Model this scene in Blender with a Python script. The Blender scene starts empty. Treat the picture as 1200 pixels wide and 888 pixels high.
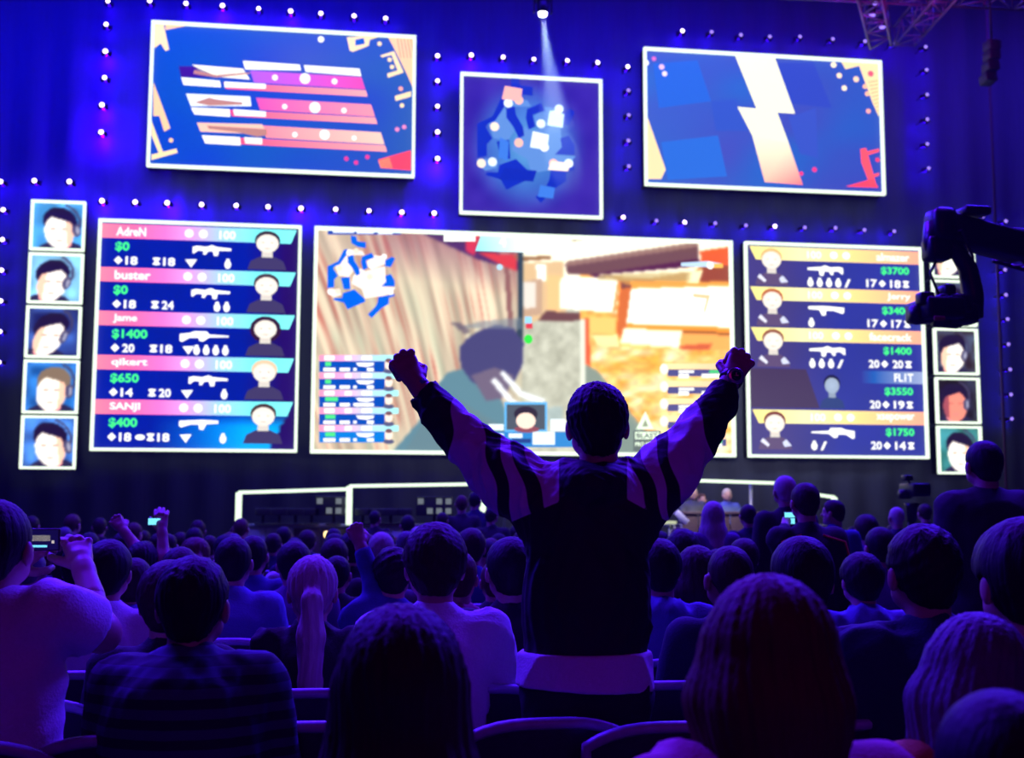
import bpy, bmesh, math, random, time
import numpy as np
from mathutils import Vector, Matrix, Euler

random.seed(7)
RNG = np.random.default_rng(11)
SC = bpy.context.scene
COL = SC.collection

# ------------------------------------------------------------------ camera
EYE = Vector((0.0, 0.0, 1.45))
FPX = 1436.6                                  # focal length in pixels of the 1200x888 frame
YAW, PITCH, ROLL = 0.14421, 0.10816, 0.00248
FWD = Vector((math.sin(YAW) * math.cos(PITCH), math.cos(YAW) * math.cos(PITCH), math.sin(PITCH)))
_r = Vector((math.cos(YAW), -math.sin(YAW), 0.0))
_u = _r.cross(FWD)
RGT = _r * math.cos(ROLL) + _u * math.sin(ROLL)
UPV = -_r * math.sin(ROLL) + _u * math.cos(ROLL)
cam_data = bpy.data.cameras.new('camera')
cam_data.sensor_width = 36.0
cam_data.lens = 36.0 * FPX / 1200.0
cam_data.clip_start = 0.05
cam_data.clip_end = 200.0
cam_data.dof.use_dof = True
cam_data.dof.focus_distance = 4.3
cam_data.dof.aperture_fstop = 3.7
cam = bpy.data.objects.new('camera', cam_data)
COL.objects.link(cam)
cam.matrix_world = Matrix(((RGT.x, UPV.x, -FWD.x, EYE.x), (RGT.y, UPV.y, -FWD.y, EYE.y), (RGT.z, UPV.z, -FWD.z, EYE.z), (0, 0, 0, 1)))
SC.camera = cam
SC.view_settings.view_transform = 'Standard'
SC.view_settings.look = 'None'
SC.view_settings.exposure = 0.0
SC.view_settings.gamma = 1.0
SC.view_settings.use_curve_mapping = False
SC.cycles.diffuse_bounces = 2
SC.cycles.max_bounces = 5

# ------------------------------------------------------------------ world and the large lights
world = bpy.data.worlds.new('dark_hall')
SC.world = world
world.use_nodes = True
world.node_tree.nodes['Background'].inputs[0].default_value = (0.004, 0.0, 0.03, 1)
world.node_tree.nodes['Background'].inputs[1].default_value = 0.02
_hz = world.node_tree.nodes.new('ShaderNodeVolumeScatter')      # thin stage haze that fills the hall
_hz.inputs['Density'].default_value = 0.0005
_hz.inputs['Anisotropy'].default_value = 0.3
world.node_tree.links.new(_hz.outputs[0], world.node_tree.nodes['World Output'].inputs['Volume'])


def area_light(name, loc, target, size, power, color, spread=math.pi):
    d = bpy.data.lights.new(name, 'AREA')
    d.shape = 'RECTANGLE'; d.size = size[0]; d.size_y = size[1]
    d.energy = power; d.color = color; d.spread = spread
    o = bpy.data.objects.new(name, d)
    COL.objects.link(o)
    o.location = loc
    o.rotation_euler = (Vector(target) - Vector(loc)).to_track_quat('-Z', 'Y').to_euler()
    return o


BLUE = (0.045, 0.012, 1.0)
VIOLET = (0.09, 0.006, 1.0)
MAGENTA = (1.0, 0.0, 0.62)
# blue wash hung from the front truss, shining down over the audience
area_light('front_truss_wash', (-7, 14.0, 10.8), (-1.5, 3.5, 0.8), (5, 0.8), 2700, BLUE)
area_light('front_truss_wash', (9, 14.0, 10.8), (2.5, 3.5, 0.8), (5, 0.8), 2700, BLUE)
area_light('front_truss_wash', (1, 14.0, 11.0), (0.8, 3.5, 0.8), (4, 0.8), 1400, VIOLET)
# violet wash from the middle truss, right above the rows
area_light('middle_truss_wash', (-3.5, 8.2, 8.5), (-1.0, 3.0, 0.8), (3, 0.8), 230, VIOLET, math.radians(95))
area_light('middle_truss_wash', (5.5, 8.6, 8.5), (2.5, 3.0, 0.8), (3, 0.8), 220, VIOLET, math.radians(95))
area_light('far_rows_wash', (2.0, 19.0, 9.0), (2.0, 12.0, 0.9), (9, 0.8), 900, BLUE)
# dim magenta lamps at the back of the hall
area_light('rear_truss_wash', (0.5, -3.5, 5.0), (1.0, 5.0, 1.0), (6, 1.0), 13, MAGENTA)
# blue floods that wash the drape behind the screens
area_light('drape_flood', (-9.5, 21.8, 12.2), (-8.0, 24.3, 5.5), (6, 0.4), 480, (0.004, 0.004, 1.0))
area_light('drape_flood', (-2.0, 21.8, 12.2), (-2.0, 24.3, 6.5), (7, 0.4), 440, (0.006, 0.004, 1.0))
area_light('drape_flood', (6.0, 21.8, 12.2), (6.0, 24.3, 7.5), (7, 0.4), 260, (0.03, 0.006, 1.0))
area_light('drape_flood', (13.5, 21.8, 12.2), (13.5, 24.3, 6.5), (6, 0.4), 130, (0.07, 0.03, 1.0))
# added soft white fill, no fixture of the stage, greying the drape behind the commentators
area_light('drape_grey_fill', (9.0, 21.6, 4.2), (9.5, 24.3, 1.2), (5, 0.3), 26, (0.8, 0.9, 1.0), math.radians(120))


# ------------------------------------------------------------------ points of the place
def ray(px, py):
    return FWD + RGT * ((px - 600.0) / FPX) - UPV * ((py - 444.0) / FPX)


def on_y(px, py, y):
    r = ray(px, py)
    return EYE + r * ((y - EYE.y) / r.y)


def on_z(px, py, z):
    r = ray(px, py)
    return EYE + r * ((z - EYE.z) / r.z)


def at_depth(px, py, d):
    return EYE + ray(px, py) * d


# ------------------------------------------------------------------ object helpers
def tag(o, label=None, cat=None, group=None, kind=None):
    if label: o['label'] = label
    if cat: o['category'] = cat
    if group: o['group'] = group
    if kind: o['kind'] = kind
    return o


def empty(name, loc, rz=0.0, label=None, cat=None, group=None, scale=None):
    o = bpy.data.objects.new(name, None)
    o.empty_display_size = 0.1
    COL.objects.link(o)
    o.location = loc
    o.rotation_euler = (0, 0, rz)
    if scale: o.scale = (scale, scale, scale)
    return tag(o, label, cat, group)


def link(name, me, mats=None, parent=None, loc=None):
    o = bpy.data.objects.new(name, me)
    COL.objects.link(o)
    if parent is not None: o.parent = parent
    if loc is not None: o.location = loc
    if mats is not None:
        if not isinstance(mats, (list, tuple)): mats = [mats]
        if len(me.materials) == 0:
            for m in mats: me.materials.append(m)
        else:
            for i, m in enumerate(mats):
                o.material_slots[i].link = 'OBJECT'
                o.material_slots[i].material = m
    return o


def copy_tree(o, parent=None):
    c = o.copy()
    COL.objects.link(c)
    c.parent = parent
    for ch in list(o.children):
        copy_tree(ch, c)
    return c


class MB:
    """collects boxes, tubes, lathes and plates into one mesh"""
    def __init__(self):
        self.v = []; self.f = []; self.sm = []

    def raw(self, vs, fs, smooth=False):
        b = len(self.v)
        self.v += [tuple(v) for v in vs]
        self.f += [tuple(i + b for i in f) for f in fs]
        self.sm += [smooth] * len(fs)
        return self

    def box(self, c, s, rot=None, bev=0.0):
        hx, hy, hz = s[0] / 2, s[1] / 2, s[2] / 2
        R = rot.to_matrix() if isinstance(rot, Euler) else rot
        bm = bmesh.new()
        bmesh.ops.create_cube(bm, size=1.0)
        for v in bm.verts: v.co = Vector((v.co.x * s[0], v.co.y * s[1], v.co.z * s[2]))
        if bev > 0:
            bmesh.ops.bevel(bm, geom=list(bm.edges), offset=min(bev, min(hx, hy, hz) * .9), segments=2, affect='EDGES', profile=0.5)
        bm.verts.index_update()
        vs = []
        for v in bm.verts:
            p = v.co.copy()
            if R is not None: p = R @ p
            vs.append(p + Vector(c))
        self.raw(vs, [[v.index for v in f.verts] for f in bm.faces], bev > 0)
        bm.free()
        return self

    def tube(self, pts, r, n=8, closed=False, rs=None):
        pts = [Vector(p) for p in pts]
        m = len(pts)
        vs = []
        prev = None
        for i, p in enumerate(pts):
            a = pts[(i - 1) % m] if (i > 0 or closed) else p
            b = pts[(i + 1) % m] if (i < m - 1 or closed) else p
            t = (b - a).normalized()
            if prev is None:
                x = t.orthogonal().normalized()
            else:
                x = (prev - t * prev.dot(t))
                x = x.normalized() if x.length > 1e-6 else t.orthogonal().normalized()
            prev = x
            y = t.cross(x)
            rr = rs[i] if rs else r
            for k in range(n):
                a2 = 2 * math.pi * k / n
                vs.append(p + (x * math.cos(a2) + y * math.sin(a2)) * rr)
        fs = []
        for i in range(m if closed else m - 1):
            j = (i + 1) % m
            for k in range(n):
                k2 = (k + 1) % n
                fs.append((i * n + k, i * n + k2, j * n + k2, j * n + k))
        if not closed:
            fs.append(tuple(range(n - 1, -1, -1)))
            fs.append(tuple((m - 1) * n + k for k in range(n)))
        return self.raw(vs, fs, True)

    def lathe(self, c, prof, n=16, axis='z', R=None):
        vs = []; fs = []
        m = len(prof)
        for (r, z) in prof:
            for k in range(n):
                a = 2 * math.pi * k / n
                p = Vector((r * math.cos(a), r * math.sin(a), z))
                if axis == 'y': p = Vector((p.x, -p.z, p.y))
                if axis == 'x': p = Vector((p.z, p.y, -p.x))
                if R is not None: p = R @ p
                vs.append(p + Vector(c))
        for i in range(m - 1):
            for k in range(n):
                k2 = (k + 1) % n
                fs.append((i * n + k, i * n + k2, (i + 1) * n + k2, (i + 1) * n + k))
        fs.append(tuple(range(n - 1, -1, -1)))
        fs.append(tuple((m - 1) * n + k for k in range(n)))
        return self.raw(vs, fs, True)

    def mesh(self, name):
        me = bpy.data.meshes.new(name)
        me.from_pydata(self.v, [], self.f)
        me.polygons.foreach_set('use_smooth', self.sm)
        me.validate()
        me.update()
        return me

    def build(self, name, mats, parent=None, loc=None):
        return link(name, self.mesh(name), mats, parent, loc)


def fast_mesh(name, V, Q, smooth=True):
    me = bpy.data.meshes.new(name)
    nv, nf = len(V), len(Q)
    me.vertices.add(nv); me.loops.add(nf * 4); me.polygons.add(nf)
    me.vertices.foreach_set('co', np.asarray(V, np.float32).ravel())
    me.loops.foreach_set('vertex_index', np.asarray(Q, np.int32).ravel())
    me.polygons.foreach_set('loop_start', np.arange(0, nf * 4, 4, dtype=np.int32))
    me.polygons.foreach_set('loop_total', np.full(nf, 4, np.int32))
    me.polygons.foreach_set('use_smooth', np.full(nf, smooth))
    me.update(calc_edges=True)
    return me


# ------------------------------------------------------------------ materials
def s2l(c):
    c = np.asarray(c, float) / 255.0
    return np.where(c <= 0.04045, c / 12.92, ((c + 0.055) / 1.055) ** 2.4)


_M = {}


def mat(name, col, rough=0.7, metal=0.0, scale=30.0, amount=0.25, bump=0.15, spec=0.5, stretch=(1, 1, 1), sheen=0.0):
    """principled surface with procedural colour variation and fine relief"""
    if name in _M: return _M[name]
    m = bpy.data.materials.new(name); m.use_nodes = True
    nt = m.node_tree; N = nt.nodes; L = nt.links
    b = N['Principled BSDF']
    b.inputs['Roughness'].default_value = rough
    b.inputs['Metallic'].default_value = metal
    b.inputs['Specular IOR Level'].default_value = spec
    if sheen:
        b.inputs['Sheen Weight'].default_value = sheen
        b.inputs['Sheen Roughness'].default_value = 0.4
    tc = N.new('ShaderNodeTexCoord'); mp = N.new('ShaderNodeMapping')
    mp.inputs['Scale'].default_value = stretch
    no = N.new('ShaderNodeTexNoise'); no.inputs['Scale'].default_value = scale; no.inputs['Detail'].default_value = 3
    L.new(tc.outputs['Object'], mp.inputs[0]); L.new(mp.outputs[0], no.inputs['Vector'])
    mx = N.new('ShaderNodeMix'); mx.data_type = 'RGBA'
    c = np.asarray(col[:3], float)
    mx.inputs[6].default_value = (*(c * (1 - amount)), 1)
    mx.inputs[7].default_value = (*np.minimum(c * (1 + amount), 1), 1)
    L.new(no.outputs['Fac'], mx.inputs[0]); L.new(mx.outputs[2], b.inputs['Base Color'])
    bp = N.new('ShaderNodeBump'); bp.inputs['Strength'].default_value = bump; bp.inputs['Distance'].default_value = 0.01
    L.new(no.outputs['Fac'], bp.inputs['Height']); L.new(bp.outputs[0], b.inputs['Normal'])
    _M[name] = m
    return m


def emit(name, col, strength=1.0):
    if name in _M: return _M[name]
    m = bpy.data.materials.new(name); m.use_nodes = True
    nt = m.node_tree; N = nt.nodes; L = nt.links
    b = N['Principled BSDF']
    b.inputs['Base Color'].default_value = (0.02, 0.02, 0.02, 1)
    b.inputs['Roughness'].default_value = 0.4
    b.inputs['Emission Color'].default_value = (*col, 1)
    no = N.new('ShaderNodeTexNoise'); no.inputs['Scale'].default_value = 40
    mr = N.new('ShaderNodeMapRange'); mr.inputs[3].default_value = strength * 0.95; mr.inputs[4].default_value = strength * 1.05
    L.new(no.outputs['Fac'], mr.inputs[0]); L.new(mr.outputs[0], b.inputs['Emission Strength'])
    _M[name] = m
    return m


def screen_mat(strength=1.0):
    m = bpy.data.materials.new('led_screen'); m.use_nodes = True
    nt = m.node_tree; N = nt.nodes; L = nt.links
    b = N['Principled BSDF']
    b.inputs['Base Color'].default_value = (0.01, 0.01, 0.012, 1)
    b.inputs['Roughness'].default_value = 0.6
    a = N.new('ShaderNodeVertexColor'); a.layer_name = 'picture'
    L.new(a.outputs['Color'], b.inputs['Emission Color'])
    b.inputs['Emission Strength'].default_value = strength
    return m


SCREEN = screen_mat(1.3)
BLACK_METAL = mat('black_metal', (0.012, 0.012, 0.014), 0.38, 0.6)
DARK_PLASTIC = mat('dark_plastic', (0.015, 0.015, 0.018), 0.45)
FRAME_LED = emit('frame_led', tuple(s2l((238, 255, 232))), 1.35)
TUBE_LED = emit('booth_led', tuple(s2l((232, 255, 225))), 1.3)

# ------------------------------------------------------------------ the hall
WALL_Y = 24.35


def structure(name, mb, m):
    return tag(mb.build(name, m), kind='structure')


drape_m = mat('stage_drape', (0.10, 0.11, 0.20), 0.85, scale=3, amount=0.12, bump=0.3, stretch=(6, 6, 0.4))
hall_m = mat('hall_wall_paint', (0.03, 0.03, 0.04), 0.9, scale=4)
floor_m = mat('hall_floor', (0.025, 0.025, 0.03), 0.45, scale=6, bump=0.05)
# pleated drape behind the screens: a wavy sheet
nx = 420
vs = []; fs = []
for i in range(nx + 1):
    x = -17 + 40 * i / nx
    y = WALL_Y + 0.035 * math.sin(x * 8.7) + 0.02 * math.sin(x * 3.1 + 1)
    vs += [(x, y, 0), (x, y, 13.4), (x, WALL_Y + 0.2, 13.4), (x, WALL_Y + 0.2, 0)]
for i in range(nx):
    a = i * 4; b = a + 4
    fs += [(a, b, b + 1, a + 1), (a + 1, b + 1, b + 2, a + 2), (a + 2, b + 2, b + 3, a + 3), (a + 3, b + 3, b, a)]
structure('wall_back', MB().raw(vs, fs, True), drape_m)
structure('floor', MB().box((3, 9, -0.05), (40, 31, 0.1)), floor_m)
structure('ceiling', MB().box((3, 9, 13.45), (40, 31, 0.1)), hall_m)
structure('wall_left', MB().box((-17.05, 9, 6.7), (0.1, 31, 13.4)), hall_m)
structure('wall_right', MB().box((23.05, 9, 6.7), (0.1, 31, 13.4)), hall_m)
structure('wall_rear', MB().box((3, -6.55, 6.7), (40, 0.1, 13.4)), hall_m)

# ------------------------------------------------------------------ picture canvas: flat screen print laid out on the screen plane
SY = 24.0                                       # front plane of the LED walls
_TXT = {}


def text_tris(s):
    if s in _TXT: return _TXT[s]
    cu = bpy.data.curves.new('text', 'FONT'); cu.body = s; cu.resolution_u = 3; cu.offset = 0.028
    ob = bpy.data.objects.new('text', cu); COL.objects.link(ob)
    me = ob.to_mesh()
    v = np.array([tuple(p.co)[:2] for p in me.vertices]); f = [tuple(p.vertices) for p in me.polygons]
    ob.to_mesh_clear()
    COL.objects.unlink(ob); bpy.data.objects.remove(ob); bpy.data.curves.remove(cu)
    v = (v - v.min(0)) / (v.max(0) - v.min(0) + 1e-9)
    _TXT[s] = (v, f)
    return _TXT[s]


class Canvas:
    """polygons with a colour per corner; coordinates are metres on the screen (x along, z up)"""
    def __init__(self, rect, y=SY):
        self.x0, self.x1, self.z0, self.z1 = rect
        self.y = y
        self.v = []; self.f = []; self.c = []

    def uv(self, u, v):
        return (self.x0 + (self.x1 - self.x0) * u, self.z1 - (self.z1 - self.z0) * v)

    def px(self, x, y):
        p = on_y(x, y, self.y)
        return (p.x, p.z)

    def add(self, pts, col, layer=1, clip=True):
        b = len(self.v)
        for (x, z) in pts:
            if clip:
                x = min(max(x, self.x0), self.x1); z = min(max(z, self.z0), self.z1)
            self.v.append((x, self.y - 0.004 * layer, z))
        n = len(pts)
        self.f.append(tuple(range(b, b + n)))
        if np.ndim(col) == 1: col = [col] * n
        self.c += [s2l(c) for c in col]

    def U(self, pts, col, layer=1):
        self.add([self.uv(*p) for p in pts], col, layer)

    def P(self, pts, col, layer=1):
        self.add([self.px(*p) for p in pts], col, layer)

    def rectU(self, u0, v0, u1, v1, col, layer=1):
        self.U([(u0, v1), (u1, v1), (u1, v0), (u0, v0)], col, layer)

    def rectP(self, x0, y0, x1, y1, col, layer=1):
        self.P([(x0, y1), (x1, y1), (x1, y0), (x0, y0)], col, layer)

    def ell(self, c, rx, rz, col, layer=1, n=14, col2=None):
        for k in range(n):
            a, b = 2 * math.pi * k / n, 2 * math.pi * (k + 1) / n
            self.add([c, (c[0] + rx * math.cos(a), c[1] + rz * math.sin(a)), (c[0] + rx * math.cos(b), c[1] + rz * math.sin(b))],
                     [col, col2 if col2 is not None else col, col2 if col2 is not None else col], layer)

    def ellP(self, x, y, rx, ry, col, layer=1, col2=None):
        c = self.px(x, y); e = self.px(x + rx, y); t = self.px(x, y - ry)
        self.ell(c, abs(e[0] - c[0]), abs(t[1] - c[1]), col, layer, 14, col2)

    def ellU(self, u, v, ru, rv, col, layer=1, col2=None):
        self.ell(self.uv(u, v), ru * (self.x1 - self.x0), rv * (self.z1 - self.z0), col, layer, 14, col2)

    def gradU(self, u0, v0, u1, v1, stops, layer=1, slant=0.0, fl=0.0):
        """horizontal colour bar; slant shifts the lower right corner, fl the lower left"""
        for (t0, c0), (t1, c1) in zip(stops[:-1], stops[1:]):
            a0, a1 = u0 + (u1 - u0) * t0, u0 + (u1 - u0) * t1
            b0 = a0 + (fl if t0 == 0 else 0); b1 = a1 + (slant if t1 == 1 else 0)
            self.U([(b0, v1), (b1, v1), (a1, v0), (a0, v0)], [c0, c1, c1, c0], layer)

    def text(self, s, u0, v0, u1, v1, col, layer=2):
        v, f = text_tris(s)
        for t in f:
            self.add([self.uv(u0 + (u1 - u0) * v[i][0], v1 + (v0 - v1) * v[i][1]) for i in t], col, layer)

    def textP(self, s, x0, y0, x1, y1, col, layer=2):
        v, f = text_tris(s)
        for t in f:
            self.add([self.px(x0 + (x1 - x0) * v[i][0], y1 + (y0 - y1) * v[i][1]) for i in t], col, layer)

    def raster(self, img):
        """a painted picture carried by a fine grid of coloured vertices"""
        h, w = img.shape[:2]
        b = len(self.v)
        for j in range(h):
            for i in range(w):
                x, z = self.uv(i / (w - 1), j / (h - 1))
                self.v.append((x, self.y, z))
        for j in range(h - 1):
            for i in range(w - 1):
                a = b + j * w + i
                self.f.append((a + w, a + w + 1, a + 1, a))
        lin = s2l(img.reshape(-1, 3))
        for j in range(h - 1):
            for i in range(w - 1):
                a = j * w + i
                self.c += [lin[a + w], lin[a + w + 1], lin[a + 1], lin[a]]

    def build(self, name, parent):
        me = bpy.data.meshes.new(name)
        ox, oy, oz = parent.location
        me.from_pydata([(x - ox, y - oy, z - oz) for x, y, z in self.v], [], self.f)
        ca = me.color_attributes.new('picture', 'FLOAT_COLOR', 'CORNER')
        arr = np.ones((len(self.c), 4), np.float32); arr[:, :3] = np.array(self.c)
        # corner order equals face order as written above
        ca.data.foreach_set('color', arr.ravel())
        me.update()
        return link(name, me, SCREEN, parent)


def blur(img, n=1):
    for _ in range(n):
        p = np.pad(img, ((1, 1), (1, 1), (0, 0)), 'edge')
        img = (p[:-2, 1:-1] + p[2:, 1:-1] + p[1:-1, :-2] + p[1:-1, 2:] + 2 * p[1:-1, 1:-1]) / 6
    return img


def inpoly(X, Y, pts):
    r = np.zeros(X.shape, bool)
    n = len(pts)
    for i in range(n):
        x1, y1 = pts[i]; x2, y2 = pts[(i + 1) % n]
        if y1 == y2: continue
        c = (y1 > Y) != (y2 > Y)
        r ^= c & (X < (x2 - x1) * (Y - y1) / (y2 - y1) + x1)
    return r


def vnoise(X, Y, seed=0):
    """smooth value noise on arrays"""
    xi = np.floor(X).astype(int); yi = np.floor(Y).astype(int)
    fx = X - xi; fy = Y - yi
    fx = fx * fx * (3 - 2 * fx); fy = fy * fy * (3 - 2 * fy)

    def hsh(a, b):
        h = (a * 374761393 + b * 668265263 + seed * 974634777) & 0xffffffff
        h = ((h ^ (h >> 13)) * 1274126177) & 0xffffffff
        return ((h ^ (h >> 16)) & 0xffff) / 65535.0
    a = hsh(xi, yi); b = hsh(xi + 1, yi); c = hsh(xi, yi + 1); d = hsh(xi + 1, yi + 1)
    return (a * (1 - fx) + b * fx) * (1 - fy) + (c * (1 - fx) + d * fx) * fy


def led_wall(name, rect, label, cat='screen', fw=0.055, group=None, depth=0.25, frame_m=None):
    x0, x1, z0, z1 = rect
    root = empty(name, ((x0 + x1) / 2, SY + 0.02, z0), 0, label, cat, group)
    ox, oy, oz = root.location
    MB().box(((x0 + x1) / 2 - ox, SY + 0.03 + depth / 2 - oy, (z0 + z1) / 2 - oz), (x1 - x0 - .01, depth, z1 - z0 - .01), bev=0.01).build('housing', BLACK_METAL, root)
    f = MB()
    w = fw
    yc = SY - 0.03 - oy
    f.box(((x0 + x1) / 2 - ox, yc, z1 - w / 2 - oz), (x1 - x0, 0.1, w), bev=.008)
    f.box(((x0 + x1) / 2 - ox, yc, z0 + w / 2 - oz), (x1 - x0, 0.1, w), bev=.008)
    f.box((x0 + w / 2 - ox, yc, (z0 + z1) / 2 - oz), (w, 0.1, z1 - z0 - 2 * w), bev=.008)
    f.box((x1 - w / 2 - ox, yc, (z0 + z1) / 2 - oz), (w, 0.1, z1 - z0 - 2 * w), bev=.008)
    f.build('light_frame', frame_m or FRAME_LED, root)
    # two rigging brackets that carry the wall of panels on the drape's truss
    for t in (.2, .8):
        MB().box((x0 + (x1 - x0) * t - ox, SY + .31 - oy, (z0 + z1) / 2 - oz), (.08, .12, (z1 - z0) * .8)).build('bracket', BLACK_METAL, root)
    return root, Canvas(rect)


W = (255, 255, 250)
# ---- minimap outline, used on the square screen and in the main picture
MAPPOLY = [
    [(270, 160), (300, 165), (305, 190), (350, 195), (350, 225), (310, 220), (275, 200)],
    [(235, 235), (255, 230), (250, 260), (215, 310), (190, 320), (180, 330), (205, 370), (185, 390), (185, 430), (150, 435), (150, 320), (205, 295)],
    [(255, 270), (285, 260), (290, 290), (315, 330), (320, 360), (300, 370), (280, 330), (255, 300)],
    [(220, 380), (265, 375), (270, 440), (235, 440)],
    [(330, 270), (380, 250), (395, 275), (350, 290), (360, 330), (335, 340), (325, 300)],
    [(450, 290), (485, 270), (502, 280), (480, 325), (450, 320)],
    [(450, 370), (480, 360), (500, 395), (500, 425), (430, 425), (455, 400)],
    [(230, 460), (290, 440), (345, 490), (345, 505), (255, 545), (235, 510), (180, 495), (185, 485), (225, 485)],
    [(410, 510), (415, 480), (500, 465), (500, 475), (470, 485), (470, 515), (430, 540), (380, 590), (360, 570), (400, 530)]]
MAPLIGHT = [
    [(250, 230), (330, 240), (345, 262), (300, 262), (255, 262)],
    [(190, 320), (250, 260), (262, 300), (285, 345), (262, 375), (210, 370)],
    [(320, 330), (350, 345), (400, 330), (450, 320), (455, 400), (430, 425), (505, 430), (480, 462), (415, 478), (345, 488), (330, 440), (275, 410), (285, 370)],
    [(395, 262), (450, 270), (450, 310), (395, 330), (360, 320), (355, 295)],
    [(150, 440), (215, 440), (222, 470), (180, 480), (150, 460)]]
MAPDOTS = [(262, 250), (300, 240), (445, 270), (428, 290), (213, 330), (380, 320), (300, 385), (370, 375), (392, 400), (165, 455), (205, 450), (425, 455), (480, 455)]


def draw_map(cv, fx, fy, cblue, clight, layer, dot, dotc):
    for p in MAPPOLY: cv.P([(fx(x), fy(y)) for x, y in reversed(p)], cblue, layer + .5)
    for p in MAPLIGHT: cv.P([(fx(x), fy(y)) for x, y in reversed(p)], clight, layer)
    for i, (x, y) in enumerate(MAPDOTS):
        cv.ellP(fx(x), fy(y), dot, dot, dotc[i % len(dotc)], layer + 1)


# ---- upper left screen
R_UL = (-3.69, 1.5, 8.09, 11.03)
root, cv = led_wall('replay_screen', R_UL, 'wide upper left screen showing three pink weapon bars on blue', 'screen')


def c1(x, y):
    return (160 + x / 3.53, y / 3.53)


def PP(cv, cf, pts, col, layer=1):
    pts = [cf(*p) for p in pts]
    a = sum(pts[i][0] * pts[(i + 1) % len(pts)][1] - pts[(i + 1) % len(pts)][0] * pts[i][1] for i in range(len(pts)))
    if a > 0: pts = pts[::-1]
    if a > 0 and np.ndim(col) == 2: col = col[::-1]
    cv.P(pts, col, layer)


img = np.zeros((36, 60, 3)); gx, gy = np.meshgrid(np.linspace(0, 1, 60), np.linspace(0, 1, 36))
n = vnoise(gx * 5, gy * 4, 3)
img[..., 0] = 4 + 40 * gx + 30 * np.exp(-((gx - .55) ** 2 + (gy - .2) ** 2) / .05)
img[..., 1] = 60 + 22 * n + 12 * gx
img[..., 2] = 196 - 18 * gx - 16 * n
cv.raster(img)
SAND, SAND2 = (255, 226, 168), (255, 205, 150)
for p, c in [
    ([(66, 85), (110, 90), (135, 205), (120, 212), (100, 180), (75, 200)], SAND), ([(120, 95), (240, 92), (240, 100), (120, 125)], SAND2),
    ([(70, 340), (140, 530), (115, 545), (95, 480), (70, 480)], SAND2), ([(62, 500), (110, 630), (95, 640), (62, 560)], SAND), ([(62, 640), (165, 615), (170, 632), (62, 662)], SAND),
    ([(870, 155), (1020, 130), (1030, 142), (965, 165), (960, 190), (895, 215), (882, 210)], SAND), ([(905, 165), (940, 158), (945, 182), (905, 190)], (16, 86, 190)),
    ([(1035, 135), (1155, 140), (1150, 380), (1120, 310), (1060, 190)], SAND2), ([(1008, 230), (1065, 212), (1105, 300), (1040, 322), (1036, 305), (1080, 292), (1055, 228), (1015, 238)], SAND),
    ([(1068, 398), (1135, 378), (1135, 400), (1072, 418)], SAND), ([(1000, 660), (1135, 622), (1135, 705), (1010, 695)], (255, 70, 90)), ([(1000, 665), (1045, 650), (1060, 696), (1010, 695)], (255, 140, 110))]:
    PP(cv, c1, p, c, 2 if c != (16, 86, 190) else 3)
for x in range(1075, 1150, 14): PP(cv, c1, [(x, 145), (x + 4, 145), (x + 20, 240), (x + 16, 240)], (225, 150, 110), 3)
PINK, ROSE, PEACH = (255, 90, 170), (255, 95, 130), (255, 168, 165)
for (x0, y0, x1, cl, cr) in [(470, 292, 930, (180, 95, 235), (240, 80, 170)), (495, 405, 970, (230, 85, 170), (255, 150, 160)), (520, 520, 1010, (255, 140, 150), (255, 205, 180))]:
    PP(cv, c1, [(x0, y0), (x1, y0 + 28), (x1 + 16, y0 + 78), (x0 + 16, y0 + 50)], [cl, cr, cr, cl], 2)
    PP(cv, c1, [(x0 - 110, y0 + 50), (x1 + 18, y0 + 82), (x1 + 26, y0 + 108), (x0 - 100, y0 + 76)], [(255, 80, 120), PEACH, PEACH, (255, 80, 120)], 2)
for p, c in [
    ([(440, 252), (675, 268), (680, 292), (450, 288)], W), ([(692, 270), (922, 285), (930, 316), (700, 298)], W),
    ([(230, 268), (440, 285), (470, 330), (290, 315)], (255, 250, 225)), ([(175, 275), (240, 275), (340, 320), (185, 320)], (60, 20, 130)),
    ([(185, 320), (345, 335), (350, 362), (195, 352)], W), ([(362, 338), (535, 348), (535, 368), (365, 362)], W),
    ([(205, 388), (470, 400), (475, 440), (225, 440)], (240, 250, 250)), ([(225, 445), (385, 452), (388, 484), (240, 474)], W), ([(400, 452), (535, 462), (535, 484), (405, 478)], W),
    ([(250, 508), (520, 515), (540, 555), (380, 550), (265, 545)], (255, 200, 170)), ([(270, 560), (428, 568), (432, 602), (285, 594)], (255, 252, 240)), ([(445, 568), (520, 572), (520, 598), (450, 594)], (255, 248, 235))]:
    PP(cv, c1, p, c, 3)
for p in [[(240, 290), (330, 312), (470, 300), (470, 306), (330, 322), (235, 306)], [(240, 425), (300, 405), (330, 412), (440, 425), (438, 434), (300, 438)], [(290, 520), (540, 535), (540, 560), (500, 566), (420, 548), (300, 534)]]:
    PP(cv, c1, p, (190, 130, 110), 4)
for (x, y, r) in [(573, 322, 12), (697, 326, 22), (819, 338, 12), (613, 442, 11), (738, 446, 23), (858, 458, 11), (655, 558, 11), (778, 558, 21), (900, 572, 10), (763, 164, 13)]:
    q = c1(x, y); cv.ellP(q[0], q[1], r / 3.53, r / 3.53, W, 5)
for (x, y, c) in [(1005, 182, SAND), (1047, 248, SAND), (1057, 278, SAND), (1098, 437, SAND), (143, 581, SAND2), (1078, 536, (240, 140, 190)), (1107, 526, (240, 140, 190)), (868, 657, (230, 60, 140)), (908, 673, (230, 60, 140)), (955, 650, (230, 60, 140)), (1093, 368, (255, 170, 150))]:
    q = c1(x, y); cv.ellP(q[0], q[1], 2.6, 2.6, c, 4)
cv.build('display', root)

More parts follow.
